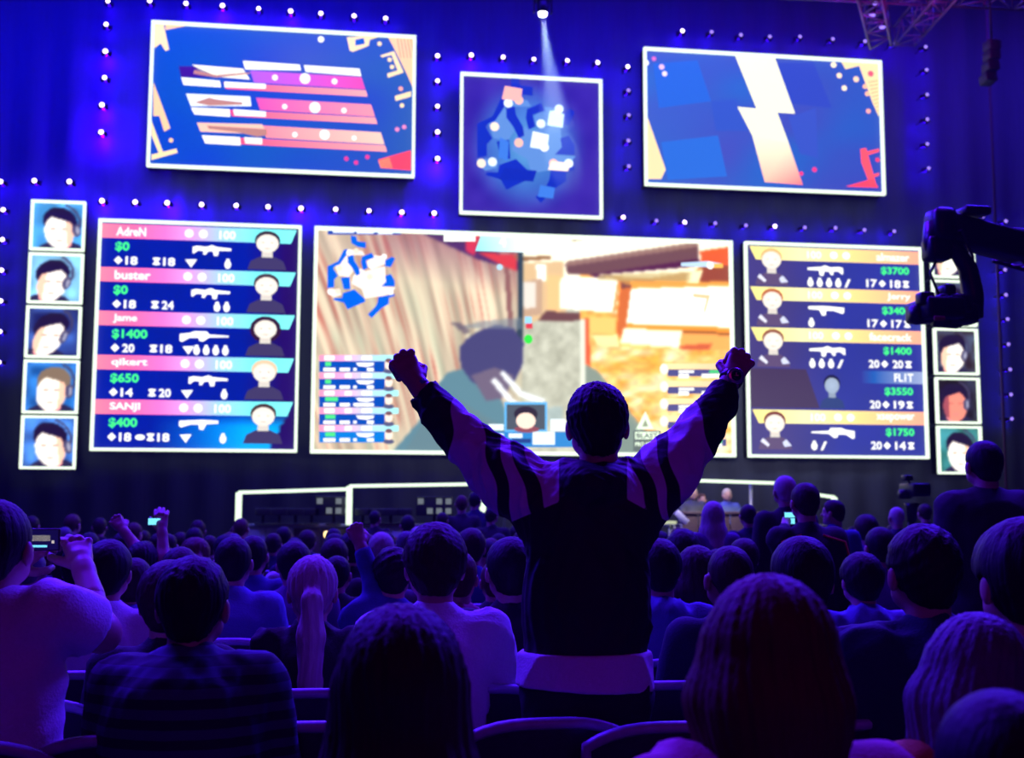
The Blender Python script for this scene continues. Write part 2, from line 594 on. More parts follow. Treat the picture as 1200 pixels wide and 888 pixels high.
# ---- square minimap screen
R_MAP = (2.41, 5.34, 7.39, 10.32)
root, cv = led_wall('map_screen', R_MAP, 'square screen showing a glowing blue arena map, top centre', 'screen')
img = np.zeros((60, 60, 3)); gx, gy = np.meshgrid(np.linspace(0, 1, 60), np.linspace(0, 1, 60))
g = np.exp(-(((gx - .47) / .36) ** 2 + ((gy - .5) / .42) ** 2) ** 3)
g2 = np.exp(-((gx - .48) ** 2 + (gy - .5) ** 2) / .03)
for k, (a, b) in enumerate([(52, 60), (32, 110), (150, 190)]): img[..., k] = a + (b - a) * g
img[..., 1] += 40 * g2; img[..., 0] += 25 * g2; img[..., 2] += 10 * g2
img += (vnoise(gx * 9, gy * 9, 8)[..., None] - .5) * 14
cv.raster(np.clip(img, 0, 255))
draw_map(cv, lambda x: 558.5 + (x - 148) / 357 * 116, lambda y: 90 + (y - 160) / 430 * 148, (14, 44, 178), (92, 138, 205), 2, 5.2, [(235, 250, 255), (255, 190, 170), (235, 250, 255), (250, 250, 255), (255, 232, 205)])
for (x, y, w_, h_, c) in [(600, 110, 12, 9, (255, 180, 165)), (651, 140, 10, 10, (225, 250, 255)), (632, 165, 11, 11, (240, 250, 255)), (655, 195, 13, 6, (255, 235, 215)), (640, 225, 10, 8, (60, 120, 215)), (590, 175, 6, 14, (60, 120, 215)), (607, 205, 22, 8, (12, 40, 170))]:
    cv.P([(x - w_, y + h_ * .7), (x + w_ * .8, y + h_), (x + w_, y - h_ * .6), (x - w_ * .7, y - h_)], c, 5)
cv.build('display', root)

# ---- upper right screen
R_UR = (6.23, 11.45, 8.13, 11.07)
root, cv = led_wall('lightning_screen', R_UR, 'wide upper right screen with a pale lightning bolt on blue', 'screen')


def c2(x, y):
    return (740 + x / 3.75, 20 + y / 3.75)


img = np.zeros((36, 60, 3)); gx, gy = np.meshgrid(np.linspace(0, 1, 60), np.linspace(0, 1, 36))
n = vnoise(gx * 4 + gy, gy * 4, 5)
img[..., 0] = 34 + 30 * n; img[..., 1] = 84 + 26 * (1 - n) - 24 * gx; img[..., 2] = 194 - 14 * n - 14 * gx
cv.raster(img)
for p, c in [([(95, 205), (290, 190), (350, 370), (120, 400)], (38, 98, 204)), ([(130, 550), (380, 520), (420, 700), (160, 715)], (42, 104, 205)), ([(350, 370), (460, 360), (540, 500), (370, 500)], (48, 82, 184)),
             ([(690, 440), (810, 400), (820, 620), (740, 600)], (52, 80, 184)), ([(640, 200), (800, 200), (880, 400), (700, 380)], (44, 70, 180))]:
    PP(cv, c2, p, c, 1)
CREAM = (255, 252, 215)
PP(cv, c2, [(450, 150), (625, 160), (718, 425), (640, 420), (550, 405)], CREAM, 3)
PP(cv, c2, [(465, 395), (550, 403), (640, 420), (690, 555), (530, 520)], CREAM, 3)
PP(cv, c2, [(530, 520), (690, 555), (752, 738), (585, 725)], [CREAM, (255, 240, 205), (255, 120, 125), (255, 190, 165)], 3)
for p, c in [([(70, 440), (150, 670), (130, 712), (70, 712)], (255, 222, 165)), ([(915, 185), (1085, 192), (1088, 440), (1060, 380), (1000, 215), (940, 230)], (255, 224, 165)),
             ([(940, 745), (1060, 710), (1085, 750)], (255, 70, 95)), ([(1005, 580), (1030, 575), (1075, 735), (1050, 745), (1010, 640)], (255, 85, 100)), ([(1030, 592), (1088, 578), (1088, 592), (1035, 608)], (255, 85, 100)), ([(1060, 692), (1088, 684), (1088, 696), (1064, 704)], (255, 85, 100))]:
    PP(cv, c2, p, c, 2)
for y in range(285, 420, 16): PP(cv, c2, [(1040 + (y - 285) * .25, y), (1088, y - 8), (1088, y - 4), (1040 + (y - 285) * .25, y + 4)], (225, 170, 110), 3)
for (x, y, c, r) in [(62, 202, W, 3.6), (98, 184, (220, 110, 190), 2.6), (132, 220, (235, 190, 240), 3.2), (145, 250, (245, 225, 255), 3), (887, 211, (255, 240, 200), 3.4), (912, 258, (255, 225, 190), 3.2), (934, 313, (255, 235, 200), 3.2), (986, 274, (255, 215, 180), 3.4), (1050, 250, (240, 90, 110), 3.4), (1025, 306, (255, 190, 150), 2.8), (1035, 338, (255, 190, 150), 2.8), (1040, 414, (255, 170, 160), 2.8), (745, 688, (255, 60, 120), 2.4), (803, 671, (245, 60, 130), 2.8), (1080, 628, (240, 60, 110), 2.6)]:
    q = c2(x, y); cv.ellP(q[0], q[1], r, r, c, 4)
cv.build('display', root)


# ---- the two score boards
def gun(cv, u, v, w, h, flip, col, layer=3, kind=0):
    s = [(0, .25), (.12, .15), (.35, .22), (.5, .05), (.62, .2), (1, .3), (1, .5), (.68, .52), (.66, .95), (.56, .98), (.52, .58), (.4, .6), (.34, .9), (.27, .86), (.28, .58), (.14, .55), (.04, .8), (0, .78)]
    if kind == 1: s = [(0, .3), (.2, .2), (.3, .05), (.55, .05), (.6, .3), (1, .38), (1, .5), (.6, .56), (.48, .9), (.4, .85), (.38, .6), (.2, .62), (.06, .95), (0, .9)]
    if kind == 2: s = [(0, .2), (.25, .15), (.6, .1), (1, .15), (1, .4), (.7, .45), (.62, .95), (.52, .9), (.5, .5), (.3, .5), (.05, .75), (0, .6)]
    pts = [(u + w * ((1 - a) if flip else a), v + h * b) for a, b in s]
    if not flip: pts = pts[::-1]
    cv.U(pts, col, layer)


def portrait(cv, u, v, w, h, skin, hair, shirt, layer=4, grey=False, longhair=False):
    """head and shoulders cut-out; v is the top of the head, h the whole height"""
    cx = u
    cv.U([(cx - w * .5, v + h), (cx + w * .5, v + h), (cx + w * .42, v + h * .78), (cx + w * .18, v + h * .66), (cx - w * .18, v + h * .66), (cx - w * .42, v + h * .78)], shirt, layer)
    cv.U([(cx - w * .14, v + h * .68), (cx + w * .14, v + h * .68), (cx + w * .13, v + h * .45), (cx - w * .13, v + h * .45)], tuple(np.array(skin) * .85), layer + .5)
    if longhair: cv.ellU(cx, v + h * .32, w * .40, h * .34, hair, layer + .2)
    cv.ellU(cx, v + h * .24, w * .33, h * .25, hair, layer + .7)
    cv.ellU(cx, v + h * .32, w * .29, h * .24, skin, layer + 1, tuple(np.array(skin) * .92))
    if not grey:
        cv.ellU(cx - w * .11, v + h * .30, w * .04, h * .012, tuple(np.array(skin) * .6), layer + 1.2)
        cv.ellU(cx + w * .11, v + h * .30, w * .04, h * .012, tuple(np.array(skin) * .6), layer + 1.2)
        cv.ellU(cx, v + h * .45, w * .08, h * .013, tuple(np.array(skin) * .7), layer + 1.2)


GREEN = (70, 250, 130)
SKIN = (255, 246, 232)


def cross(cv, u, v, s, col, layer=3):
    a = .27 * (cv.z1 - cv.z0) / (cv.x1 - cv.x0)
    k = (cv.z1 - cv.z0) / (cv.x1 - cv.x0)
    for sg in (1, -1):
        cv.U([(u - s * k, v + sg * s * .7), (u - s * k * .6, v + sg * s), (u + s * k, v - sg * s * .7), (u + s * k * .6, v - sg * s)][::(-1 if sg > 0 else 1)], col, layer)
    cv.rectU(u - s * k * .35, v - s, u + s * k * .35, v + s, col, layer + .1)


def diamond(cv, u, v, s, col, layer=3):
    k = (cv.z1 - cv.z0) / (cv.x1 - cv.x0)
    cv.U([(u, v + s), (u + s * k, v), (u, v - s), (u - s * k, v)], col, layer)
    cv.ellU(u, v, s * k * .72, s * .72, col, layer + .1)


R_LB = (-4.54, -0.7, 2.58, 7.03)
root, cv = led_wall('left_scoreboard', R_LB, 'tall score board left of the main screen with pink and cyan name bars', 'screen')
img = np.zeros((80, 50, 3)); gx, gy = np.meshgrid(np.linspace(0, 1, 50), np.linspace(0, 1, 80))
for k, (a, b) in enumerate([(0, 34), (26, 8), (142, 84)]): img[..., k] = a + (b - a) * np.clip((gx - .72 + .0 * gy) * 5, 0, 1)
t = np.clip((gy - .82) * 14, 0, 1) * np.clip((gx - .28) * 2.2, 0, 1) * (gx < .97 - .6 * (gy - .8))
for k, c in enumerate((0, 165, 240)): img[..., k] = img[..., k] * (1 - t) + c * t
img[..., 2] += vnoise(gx * 6, gy * 8, 2) * 14
cv.raster(img)
BAR = [(0, (255, 132, 160)), (.16, (255, 110, 165)), (.32, (255, 120, 205)), (.46, (222, 160, 235)), (.62, (160, 212, 240)), (.8, (120, 236, 236)), (1, (130, 250, 250))]
rows = [('AdreN', '$0', '18', '18', [3], 0, False, 1), ('buster', '$0', '18', '24', [1, 1], 0, False, 0), ('Jame', '$1400', '20', '18', [1, 1, 1, 1], 1, True, 1), ('qikert', '$650', '14', '20', [2], 0, False, 1), ('SANJI', '$400', '18', '18', [1], 2, False, 1)]
for k, (nm, money, a, b, gr, gk, lh, tri) in enumerate(rows):
    v = .019 + .1905 * k
    cv.gradU(.015, v, .975, v + .062, BAR, 2, slant=-.028)
    cv.text(nm, .085, v + .012, .085 + .029 * len(nm), v + .052, W, 3)
    cv.ellU(.44, v + .031, .022, .019, (250, 250, 255), 3); cv.ellU(.51, v + .032, .022, .019, (250, 250, 255), 3)
    cv.text('100', .59, v + .014, .67, v + .052, W, 3)
    cv.text(money, .083, v + .078, .083 + .034 * len(money), v + .122, GREEN, 3)
    gun(cv, .46 - (.05 if gk == 1 else .02 * gk), v + .077, .19 + (.05 if gk == 1 else 0), .052, False, W, 3, gk)
    diamond(cv, .1, v + .159, .018, W); cv.text(a, .135, v + .141, .193, v + .178, W, 3)
    if k == 4: cv.ellU(.235, v + .16, .024, .012, W, 3)
    cross(cv, .285, v + .159, .017, W); cv.text(b, .318, v + .141, .376, v + .178, W, 3)
    if tri: cv.U([(.455, v + .182), (.483, v + .145), (.425, v + .147)], W, 3)
    for j in range(len(gr)):
        uu = .635 - .047 * j
        cv.ellU(uu, v + .164, .016, .019, W, 3); cv.rectU(uu - .008, v + .139, uu + .008, v + .15, W, 3)
    hairc = [(50, 30, 40), (70, 50, 50), (50, 22, 40), (235, 200, 160), (70, 45, 35)][k]
    portrait(cv, .83, v + .01, .195, .172, SKIN, hairc, (62, 54, 92), 4, longhair=lh)
cv.build('display', root)

R_RB = (8.33, 12.23, 2.57, 7.03)
root, cv = led_wall('right_scoreboard', R_RB, 'tall score board right of the main screen with orange name bars', 'screen')
img = np.zeros((80, 50, 3)); gx, gy = np.meshgrid(np.linspace(0, 1, 50), np.linspace(0, 1, 80))
for k, (a, b) in enumerate([(66, 44), (58, 52), (112, 138)]): img[..., k] = a + (b - a) * np.clip((gx - .2) * 3, 0, 1)
img[..., 2] += vnoise(gx * 6, gy * 8, 2) * 14
cv.raster(img)
OBAR = [(0, (255, 240, 140)), (.3, (255, 246, 180)), (.6, (255, 222, 140)), (1, (255, 170, 140))]
rows = [('almazer', '$3700', '17', '18', 5, 0), ('Jerry', '$3400', '17', '17', 1, 2), ('facecrack', '$1400', '20', '20', 4, 0), ('FL1T', '$3550', '20', '19', 0, 0), ('xsepower', '$1750', '20', '14', 2, 1)]
for k, (nm, money, a, b, gr, gk) in enumerate(rows):
    v = .019 + .1905 * k
    L_ = .027 * len(nm)
    if k != 3:
        cv.gradU(.03, v, .985, v + .062, OBAR, 2, fl=.035)
        cv.text('100', .35, v + .014, .43, v + .05, W, 3)
        cv.ellU(.50, v + .031, .022, .018, W, 3); cv.ellU(.57, v + .031, .022, .018, W, 3)
        gun(cv, .35, v + .077, .2 + (.04 if gk == 1 else 0), .055, True, W, 3, gk)
        for j in range(gr):
            uu = .365 + .052 * j
            if j == gr - 1 and gr > 1 and gr != 3:
                cv.U([(uu - .018, v + .183), (uu - .004, v + .183), (uu + .018, v + .143), (uu + .004, v + .143)], W, 3)
            else:
                cv.ellU(uu, v + .165, .017, .019, W, 3); cv.rectU(uu - .008, v + .14, uu + .008, v + .15, W, 3)
        portrait(cv, .15, v + .008, .185, .174, SKIN, [(225, 190, 120), (190, 110, 60), (150, 90, 60), 0, (120, 50, 40)][k], (92, 74, 110), 4)
        cv.U([(.07, v + .145), (.11, v + .17), (.12, v + .16), (.085, v + .13)], (225, 225, 240), 5)
        cv.U([(.24, v + .165), (.2, v + .17), (.19, v + .15), (.21, v + .135)], (210, 215, 240), 5)
    else:
        cv.U([(.02, v + .18), (.40, v + .18), (.33, v + .0), (.02, v - .0)], (66, 50, 82), 1)
        cv.gradU(.64, v + .002, .985, v + .06, [(0, (50, 60, 150)), (.2, (30, 90, 175)), (1, (150, 165, 205))], 2)
        portrait(cv, .47, v + .025, .14, .155, (165, 182, 205), (24, 24, 60), (44, 62, 116), 4, True)
    cv.text(nm, .93 - L_, v + .012, .93, v + .05, W, 3)
    cv.text(money, .765, v + .078, .925, v + .118, GREEN, 3)
    cv.text(a, .68, v + .14, .74, v + .178, W, 3); diamond(cv, .77, v + .159, .018, W)
    cv.text(b, .815, v + .14, .875, v + .178, W, 3); cross(cv, .905, v + .159, .017, W)
cv.build('display', root)


# ---- player camera screens
def player_screen(rect, label, group, seed, tilt, lookdir, bg, extra=0):
    root, cv = led_wall('player_screen', rect, label, 'screen', 0.045, group)
    rr = random.Random(seed)
    img = np.zeros((44, 44, 3)); gx, gy = np.meshgrid(np.linspace(0, 1, 44), np.linspace(0, 1, 44))
    img[:] = bg
    n = vnoise(gx * 5, gy * 5, seed)
    img += ((n - .5) * 90)[..., None] * np.array((.5, .9, 1.2))
    gx2 = gx + tilt * (gy - .5)
    cx, cy = .48 + .06 * lookdir, .52
    sh = ((gx2 - cx) / .5) ** 2 + ((gy - 1.12) / .33) ** 2 < 1
    img[sh] = (34, 28, 62)
    col = ((gx2 - cx) / .17) ** 2 + ((gy - .86) / .12) ** 2 < 1
    img[col] = (250, 150, 150) if extra != 2 else (70, 190, 150)
    hair = ((gx2 - cx) / .31) ** 2 + ((gy - (cy - .13)) / .27) ** 2 < 1
    img[hair] = (26, 14, 46) if extra != 3 else (120, 100, 80)
    face = (((gx2 - (cx - .03 * lookdir)) / .27) ** 2 + ((gy - (cy + .1)) / .33) ** 2 < 1) & (gy > cy - .16 + .3 * (gx2 - cx) * lookdir)
    img[face] = (255, 240, 222) if extra != 4 else (225, 130, 110)
    shade = face & (gx2 * lookdir > cx * lookdir + .1)
    img[shade] = (250, 190, 160) if extra != 4 else (150, 70, 80)
    for s in (-1, 1):
        eye = (np.abs(gx2 - cx - s * .1 + .04 * lookdir) < .045) & (np.abs(gy - cy - .03) < .014)
        img[eye] = (150, 90, 80)
    mo = (np.abs(gx2 - cx + .04 * lookdir) < .06) & (np.abs(gy - cy - .28) < .013)
    img[mo] = (225, 120, 120)
    hp = ((gx2 - cx - .29) / .075) ** 2 + ((gy - cy - .06) / .13) ** 2 < 1
    img[hp] = (70, 66, 96)
    hp = ((gx2 - cx - .31) / .03) ** 2 + ((gy - cy - .06) / .08) ** 2 < 1
    img[hp] = (150, 150, 170)
    band = (np.abs(np.sqrt(((gx2 - cx) / .37) ** 2 + ((gy - (cy - .1)) / .36) ** 2) - 1) < .06) & (gx2 > cx + .12) & (gy < cy)
    img[band] = (60, 55, 85)
    cv.raster(np.clip(blur(img, 1) * 1.1, 0, 255))
    cv.build('display', root)


WORDS_L = ['topmost', 'second from the top', 'middle', 'fourth from the top', 'lowest']
lz = [(6.38, 7.35), (5.36, 6.33), (4.32, 5.31), (3.27, 4.28), (2.23, 3.23)]
for k in range(5):
    player_screen((-5.79, -4.79, *lz[k]), 'small player camera screen, %s of the column at far left' % WORDS_L[k], 'player camera screens at far left', 10 + k,
                  [-.1, .15, .3, .05, -.15][k], [1, -1, -1, 1, 1][k], [(70, 150, 215), (120, 180, 220), (40, 60, 130), (40, 110, 190), (60, 110, 190)][k], 3 if k == 3 else 0)
rz_ = [(6.4, 7.38), (5.37, 6.35), (4.34, 5.32), (3.31, 4.28), (2.26, 3.26)]
for k in range(5):
    player_screen((12.43, 13.41, *rz_[k]), 'small player camera screen, %s of the column at far right' % WORDS_L[k], 'player camera screens at far right', 30 + k,
                  [.2, -.3, .1, .0, -.1][k], [-1, 1, -1, -1, 1][k], [(60, 50, 100), (50, 60, 80), (50, 45, 60), (30, 22, 40), (50, 120, 120)][k], [0, 0, 0, 4, 2][k])

# ---- main game screen
R_MAIN = (-0.45, 8.07, 2.57, 7.03)
root, cv = led_wall('main_game_screen', R_MAIN, 'large central screen showing the shooting game beside a rusty wall', 'screen', 0.07)
GW, GH = 330, 172
gx, gy = np.meshgrid(np.linspace(R_MAIN[0], R_MAIN[1], GW), np.linspace(R_MAIN[3], R_MAIN[2], GH))
# position of each grid vertex in the layout drawing of the picture (its own 1200-wide sheet)
q = np.stack([gx, np.full_like(gx, SY), gy - EYE.z], -1)
dz_ = q @ np.array(FWD)
X = 600 + FPX * (q @ np.array(RGT)) / dz_
Y = 444 - FPX * (q @ np.array(UPV)) / dz_
img = np.zeros((GH, GW, 3)); img[:] = (186, 186, 166)


def paint(pts, c, a=1.0):
    m = inpoly(X, Y, pts)
    img[m] = img[m] * (1 - a) + np.array(c) * a
    return m


# concrete floor
n1 = vnoise(X / 9, Y / 9, 1); n2 = vnoise(X / 3, Y / 3, 2)
img += ((n1 - .5) * 34 + (n2 - .5) * 18)[..., None]
# rusty corrugated wall: streaks fan out downwards to the right
wall = inpoly(X, Y, [(360, 255), (612, 262), (612, 470), (560, 535), (360, 535)])
sx = X - (Y - 262) * (0.42 - 0.0011 * (X - 370))
st = vnoise(sx / 7, Y / 90, 4); st2 = vnoise(sx / 2.6, Y / 60, 5); st3 = vnoise(sx / 20, Y / 40, 6)
basec = np.array((206, 190, 162)) * np.ones(X.shape + (3,))
basec = basec * (0.78 + .38 * st[..., None])
red = np.clip((st2 - .55) * 3.2, 0, 1) * np.clip(st3 * 1.6 - .3, 0, 1)
basec = basec * (1 - red[..., None] * .75) + np.array((176, 84, 70)) * red[..., None] * .75
grn = np.clip(vnoise(sx / 11, Y / 50, 9) - .5, 0, 1) * np.clip((Y - 300) / 100, 0, 1)
basec = basec * (1 - grn[..., None]) + np.array((166, 190, 160)) * grn[..., None]
dark = np.clip((310 + (X - 370) * .16 - Y) / 62, 0, 1) * np.clip((X - 400) / 60, .25, 1)
basec = basec * (1 - .6 * dark[..., None]) + np.array((126, 62, 88)) * .6 * dark[..., None]
img[wall] = basec[wall]
paint([(470, 262), (505, 262), (612, 308), (612, 318), (560, 304)], (84, 52, 98))
paint([(590, 300), (596, 300), (604, 420), (598, 420)], (140, 96, 90))
paint([(560, 296), (606, 298), (606, 318), (590, 312)], (206, 66, 66))
paint([(545, 272), (564, 272), (556, 300), (546, 294)], (200, 60, 80))
# bright open side
paint([(610, 262), (860, 262), (860, 330), (610, 330)], (255, 250, 224))
paint([(612, 306), (645, 304), (646, 300), (600, 300)], (150, 110, 70))
paint([(612, 308), (660, 306), (664, 372), (612, 378)], (214, 182, 136))
paint([(628, 310), (640, 310), (640, 330), (630, 328)], W)
paint([(612, 330), (636, 326), (636, 368), (612, 372)], (190, 158, 130))
paint([(612, 330), (628, 330), (628, 360), (614, 362)], (222, 214, 200))
paint([(640, 322), (658, 322), (656, 366), (642, 362)], (236, 190, 130))
paint([(607, 262 + 30), (613, 293), (613, 400), (606, 400)], (52, 70, 78))
paint([(640, 364), (690, 368), (688, 376), (630, 376)], (110, 74, 70))
img[(X > 680) & (Y > 322)] = (250, 176, 84)
n3 = vnoise(X / 6, Y / 5, 12)
mm = (X > 684) & (Y > 330)
img[mm] = img[mm] * (0.82 + .3 * n3[mm][:, None])
paint([(657, 325), (727, 325), (722, 367), (656, 361)], (255, 254, 236))
paint([(727, 325), (724, 326), (718, 366), (721, 368)], (226, 150, 80))
paint([(727, 330), (745, 334), (735, 400), (722, 392)], (206, 110, 50))
paint([(728, 322), (740, 320), (742, 336), (728, 338)], (120, 72, 66))
paint([(700, 318), (862, 310), (862, 334), (735, 334)], (190, 130, 70))
paint([(690, 371), (722, 372), (720, 392), (690, 390)], (246, 196, 110))
paint([(686, 393), (724, 392), (728, 420), (690, 412)], (255, 226, 160))
paint([(740, 334), (862, 332), (862, 386), (734, 380)], (255, 255, 240))
paint([(738, 330), (862, 328), (862, 335), (740, 338)], (232, 160, 70))
paint([(736, 379), (862, 384), (862, 390), (734, 385)], (238, 150, 50))
paint([(770, 386), (862, 390), (862, 394), (800, 392)], (150, 88, 44))
paint([(731, 384), (800, 388), (797, 408), (727, 402)], (255, 250, 220))
paint([(798, 390), (862, 393), (862, 412), (797, 408)], (246, 170, 90))
paint([(795, 405), (835, 402), (830, 412), (798, 412)], (205, 100, 60))
paint([(727, 402), (800, 409), (862, 412), (862, 430), (730, 420)], (255, 206, 120))
# sunlit ground running down to the right
g1 = inpoly(X, Y, [(684, 372), (700, 405), (862, 412), (862, 535), (800, 535), (740, 478), (684, 424)])
nn = vnoise(X / 14 + Y / 30, Y / 7, 15); n4 = vnoise(X / 5, Y / 3, 16)
gc = np.array((250, 168, 62)) * (1 - nn[..., None]) + np.array((255, 246, 205)) * nn[..., None]
gc = gc * (.86 + .22 * n4[..., None])
img[g1] = gc[g1]
paint([(684, 372), (690, 372), (692, 430), (684, 424)], (226, 96, 54))
paint([(684, 426), (700, 434), (780, 535), (684, 535)], (134, 146, 132))
paint([(700, 445), (720, 470), (770, 530), (700, 530)], (116, 136, 128), .6)
paint([(680, 374), (686, 374), (686, 535), (679, 535)], (222, 224, 206))
# roof beam
paint([(662, 309), (818, 285), (819, 303), (690, 322), (665, 321)], (112, 78, 78))
paint([(664, 306), (818, 283), (818, 289), (664, 312)], (150, 116, 104))
paint([(690, 322), (819, 303), (822, 311), (700, 326)], (88, 40, 70))
paint([(820, 294), (862, 288), (862, 312), (822, 308)], (228, 96, 42))
paint([(824, 308), (862, 312), (862, 330), (820, 330)], (150, 76, 50))
paint([(700, 322), (822, 312), (812, 318), (760, 326)], (255, 248, 215))
paint([(806, 318), (824, 316), (818, 332), (804, 332)], (255, 240, 190))
paint([(700, 322), (810, 318), (808, 330), (700, 328)], (188, 166, 110), .7)
paint([(668, 280), (706, 274), (706, 276), (672, 283)], (170, 160, 140))
# first-person figure and rifle, blue grey
paint([(455, 535), (492, 492), (512, 452), (525, 436), (552, 430), (580, 446), (592, 480), (600, 535)], (96, 132, 142))
paint([(470, 535), (505, 480), (540, 470), (590, 500), (600, 535)], (104, 128, 132), .7)
paint([(538, 408), (546, 398), (560, 388), (582, 380), (602, 384), (614, 402), (612, 428), (600, 452), (572, 462), (552, 446), (540, 430)], (74, 72, 112))
paint([(552, 440), (580, 430), (602, 440), (592, 466), (570, 470)], (112, 100, 118))
paint([(534, 384), (566, 376), (612, 372), (612, 386), (570, 384)], (120, 130, 140), .6)
paint([(528, 378), (540, 378), (552, 388), (545, 392)], (90, 80, 96), .7)
paint([(575, 446), (580, 442), (602, 468), (624, 480), (618, 484), (596, 472)], (232, 236, 236))
paint([(586, 438), (590, 434), (612, 458), (640, 468), (634, 474), (608, 464)], (232, 236, 236))
paint([(600, 480), (660, 476), (660, 492), (600, 494)], (150, 178, 186), .5)
img = blur(img, 2)
img = 128 + (img - 128) * 1.1
cv.raster(np.clip(img, 0, 255))
# heads-up graphics over the picture
draw_map(cv, lambda x: 350 + x / 4.444, lambda y: 240 + y / 4.444, (0, 98, 226), (250, 236, 226), 2, 3.2, [W, (255, 225, 200), W])
for a, b in ((390, 415), (418, 438), (443, 460)): cv.rectP(a, 267.5 + (a - 390) * .03, b, 273 + (a - 390) * .03, (225, 235, 250), 3)
cv.rectP(384, 266, 470, 275, (20, 66, 170), 2)
cv.rectP(520, 275.5, 557, 283, W, 4)
PP(cv, lambda x, y: (x, y), [(565, 271), (622, 272), (622, 296), (557, 294)], [(180, 250, 250), (250, 255, 255), (250, 255, 255), (150, 240, 250)], 3)
cv.textP('4  11', 585, 276, 615, 290, (255, 255, 255), 4)
cv.ellP(619, 397.5, 5, 5.5, (50, 225, 60), 4)
cv.rectP(615, 371, 623, 379, (150, 215, 250), 3); cv.rectP(616, 379, 624, 385, (220, 60, 70), 3)
PP(cv, lambda x, y: (x, y), [(798, 308), (830, 306), (846, 309), (846, 314), (830, 313), (798, 312)], (190, 220, 245), 3)
cv.ellP(832, 311, 4, 4.5, W, 4); cv.rectP(836, 309, 847, 314, (250, 190, 80), 4)
cv.ellP(585.5, 313, 3.6, 3.6, (180, 220, 240), 3)
PP(cv, lambda x, y: (x, y), [(812, 344), (832, 346), (826, 366), (824, 366), (828, 350), (812, 348)], (240, 205, 150), 3)
# left mini score table
for k in range(5):
    y = 416 + 20.6 * k
    for (a, b, ca, cb) in [(374, 400, (255, 150, 185), (255, 170, 220)), (400, 436, (255, 170, 220), (180, 225, 250)), (436, 467, (180, 225, 250), (170, 250, 250))]:
        cv.P([(a, y + 7), (b, y + 7), (b, y), (a, y)], [ca, cb, cb, ca], 3)
    cv.rectP(380, y + .8, 392, y + 6, W, 4); cv.rectP(404, y + 1, 412, y + 6, W, 4); cv.rectP(424, y + 1, 436, y + 6, W, 4)
    cv.rectP(374, y + 7.2, 451, y + 20, (0, 74, 176) if k < 4 else (0, 120, 210), 3)
    cv.rectP(381, y + 8, [388, 388, 396, 393, 393][k], y + 13, (80, 225, 130), 4)
    cv.rectP(379, y + 15, 393, y + 19, W, 4); cv.rectP(398, y + 15, 410, y + 19, W, 4); cv.rectP(414, y + 15.2, 418, y + 18.5, W, 4)
    PP(cv, lambda x, y_: (x, y_), [(417, y + 9), (438, y + 9), (438, y + 12), (430, y + 14), (420, y + 13)], W, 4)
    cv.rectP(430 - (14 if k == 2 else 0), y + 15, 438, y + 19, W, 4)
    cv.ellP(455.5, y + 11, 4.6, 6, (255, 232, 215), 5); cv.ellP(455.5, y + 6.5, 4.2, 2.6, (120, 80, 80), 5.5); cv.ellP(455.5, y + 19, 6.5, 3, (90, 90, 120), 4.5)
# right mini score table
for k in range(5):
    y = 426 + 20.4 * k
    cv.P([(776, y + 6.5), (851, y + 6.5), (851, y), (776, y)], [(255, 240, 170), (255, 200, 160), (255, 200, 160), (255, 240, 170)], 3)
    cv.rectP(782, y + 6.8, 851, y + 15, (76, 74, 132), 3)
    cv.ellP(778, y + 6.5, 5, 6.5, (255, 244, 226), 4)
    cv.rectP(795, y + 8, 813, y + 11, W, 4); cv.rectP(795, y + 12, 807, y + 17, W, 4); cv.rectP(822, y + 12, 846, y + 16.5, W, 4)
    cv.rectP(831, y + 7.5, 846, y + 11.5, (70, 200, 120), 4)
# spectated player panel
cv.rectP(591, 471, 641, 506, (96, 180, 235), 4)
cv.rectP(593.5, 474, 638.5, 503.5, (74, 84, 92), 5)
cv.ellP(616, 485, 14, 9, (40, 30, 40), 6); cv.ellP(616, 493, 11.5, 9.5, (255, 226, 205), 7); cv.ellP(617, 503, 15, 4, (140, 70, 80), 6)
cv.rectP(562, 506, 675, 524, (40, 130, 200), 3.5)
for a, b, y0, y1 in ((570, 590, 508, 513), (596, 612, 508, 513), (624, 650, 506, 521), (570, 588, 516, 521), (645, 662, 491, 505), (572, 590, 497, 504)): cv.rectP(a, y0, b, y1, (235, 248, 252), 5)
cv.rectP(600, 514, 622, 519, (26, 60, 130), 5)
# tournament logo
PP(cv, lambda x, y: (x, y), [(756, 482), (766, 503), (745, 503)], (236, 255, 225), 5)
PP(cv, lambda x, y: (x, y), [(756, 491), (759.5, 500), (752, 500)], (150, 160, 130), 6)
cv.rectP(742, 504.5, 774, 529, (92, 104, 100), 4)
cv.rectP(744, 506, 772, 514.5, (236, 255, 225), 5)
cv.textP('BLAST', 745.5, 507.5, 770.5, 513.3, (80, 92, 92), 6)
cv.textP('PRO SERIES', 744, 518, 772, 523, (236, 255, 225), 6)
cv.build('display', root)

# ------------------------------------------------------------------ strings of stage lamps around the screens
LENS = emit('lamp_lens', (0.80, 0.62, 1.0), 6.0)
LENS_DIM = emit('lamp_lens_dim', (0.32, 0.20, 1.0), 1.6)
ORD = ['first', 'second', 'third', 'fourth', 'fifth', 'sixth', 'seventh', 'eighth', 'ninth', 'tenth', 'eleventh', 'twelfth', 'thirteenth', 'fourteenth']


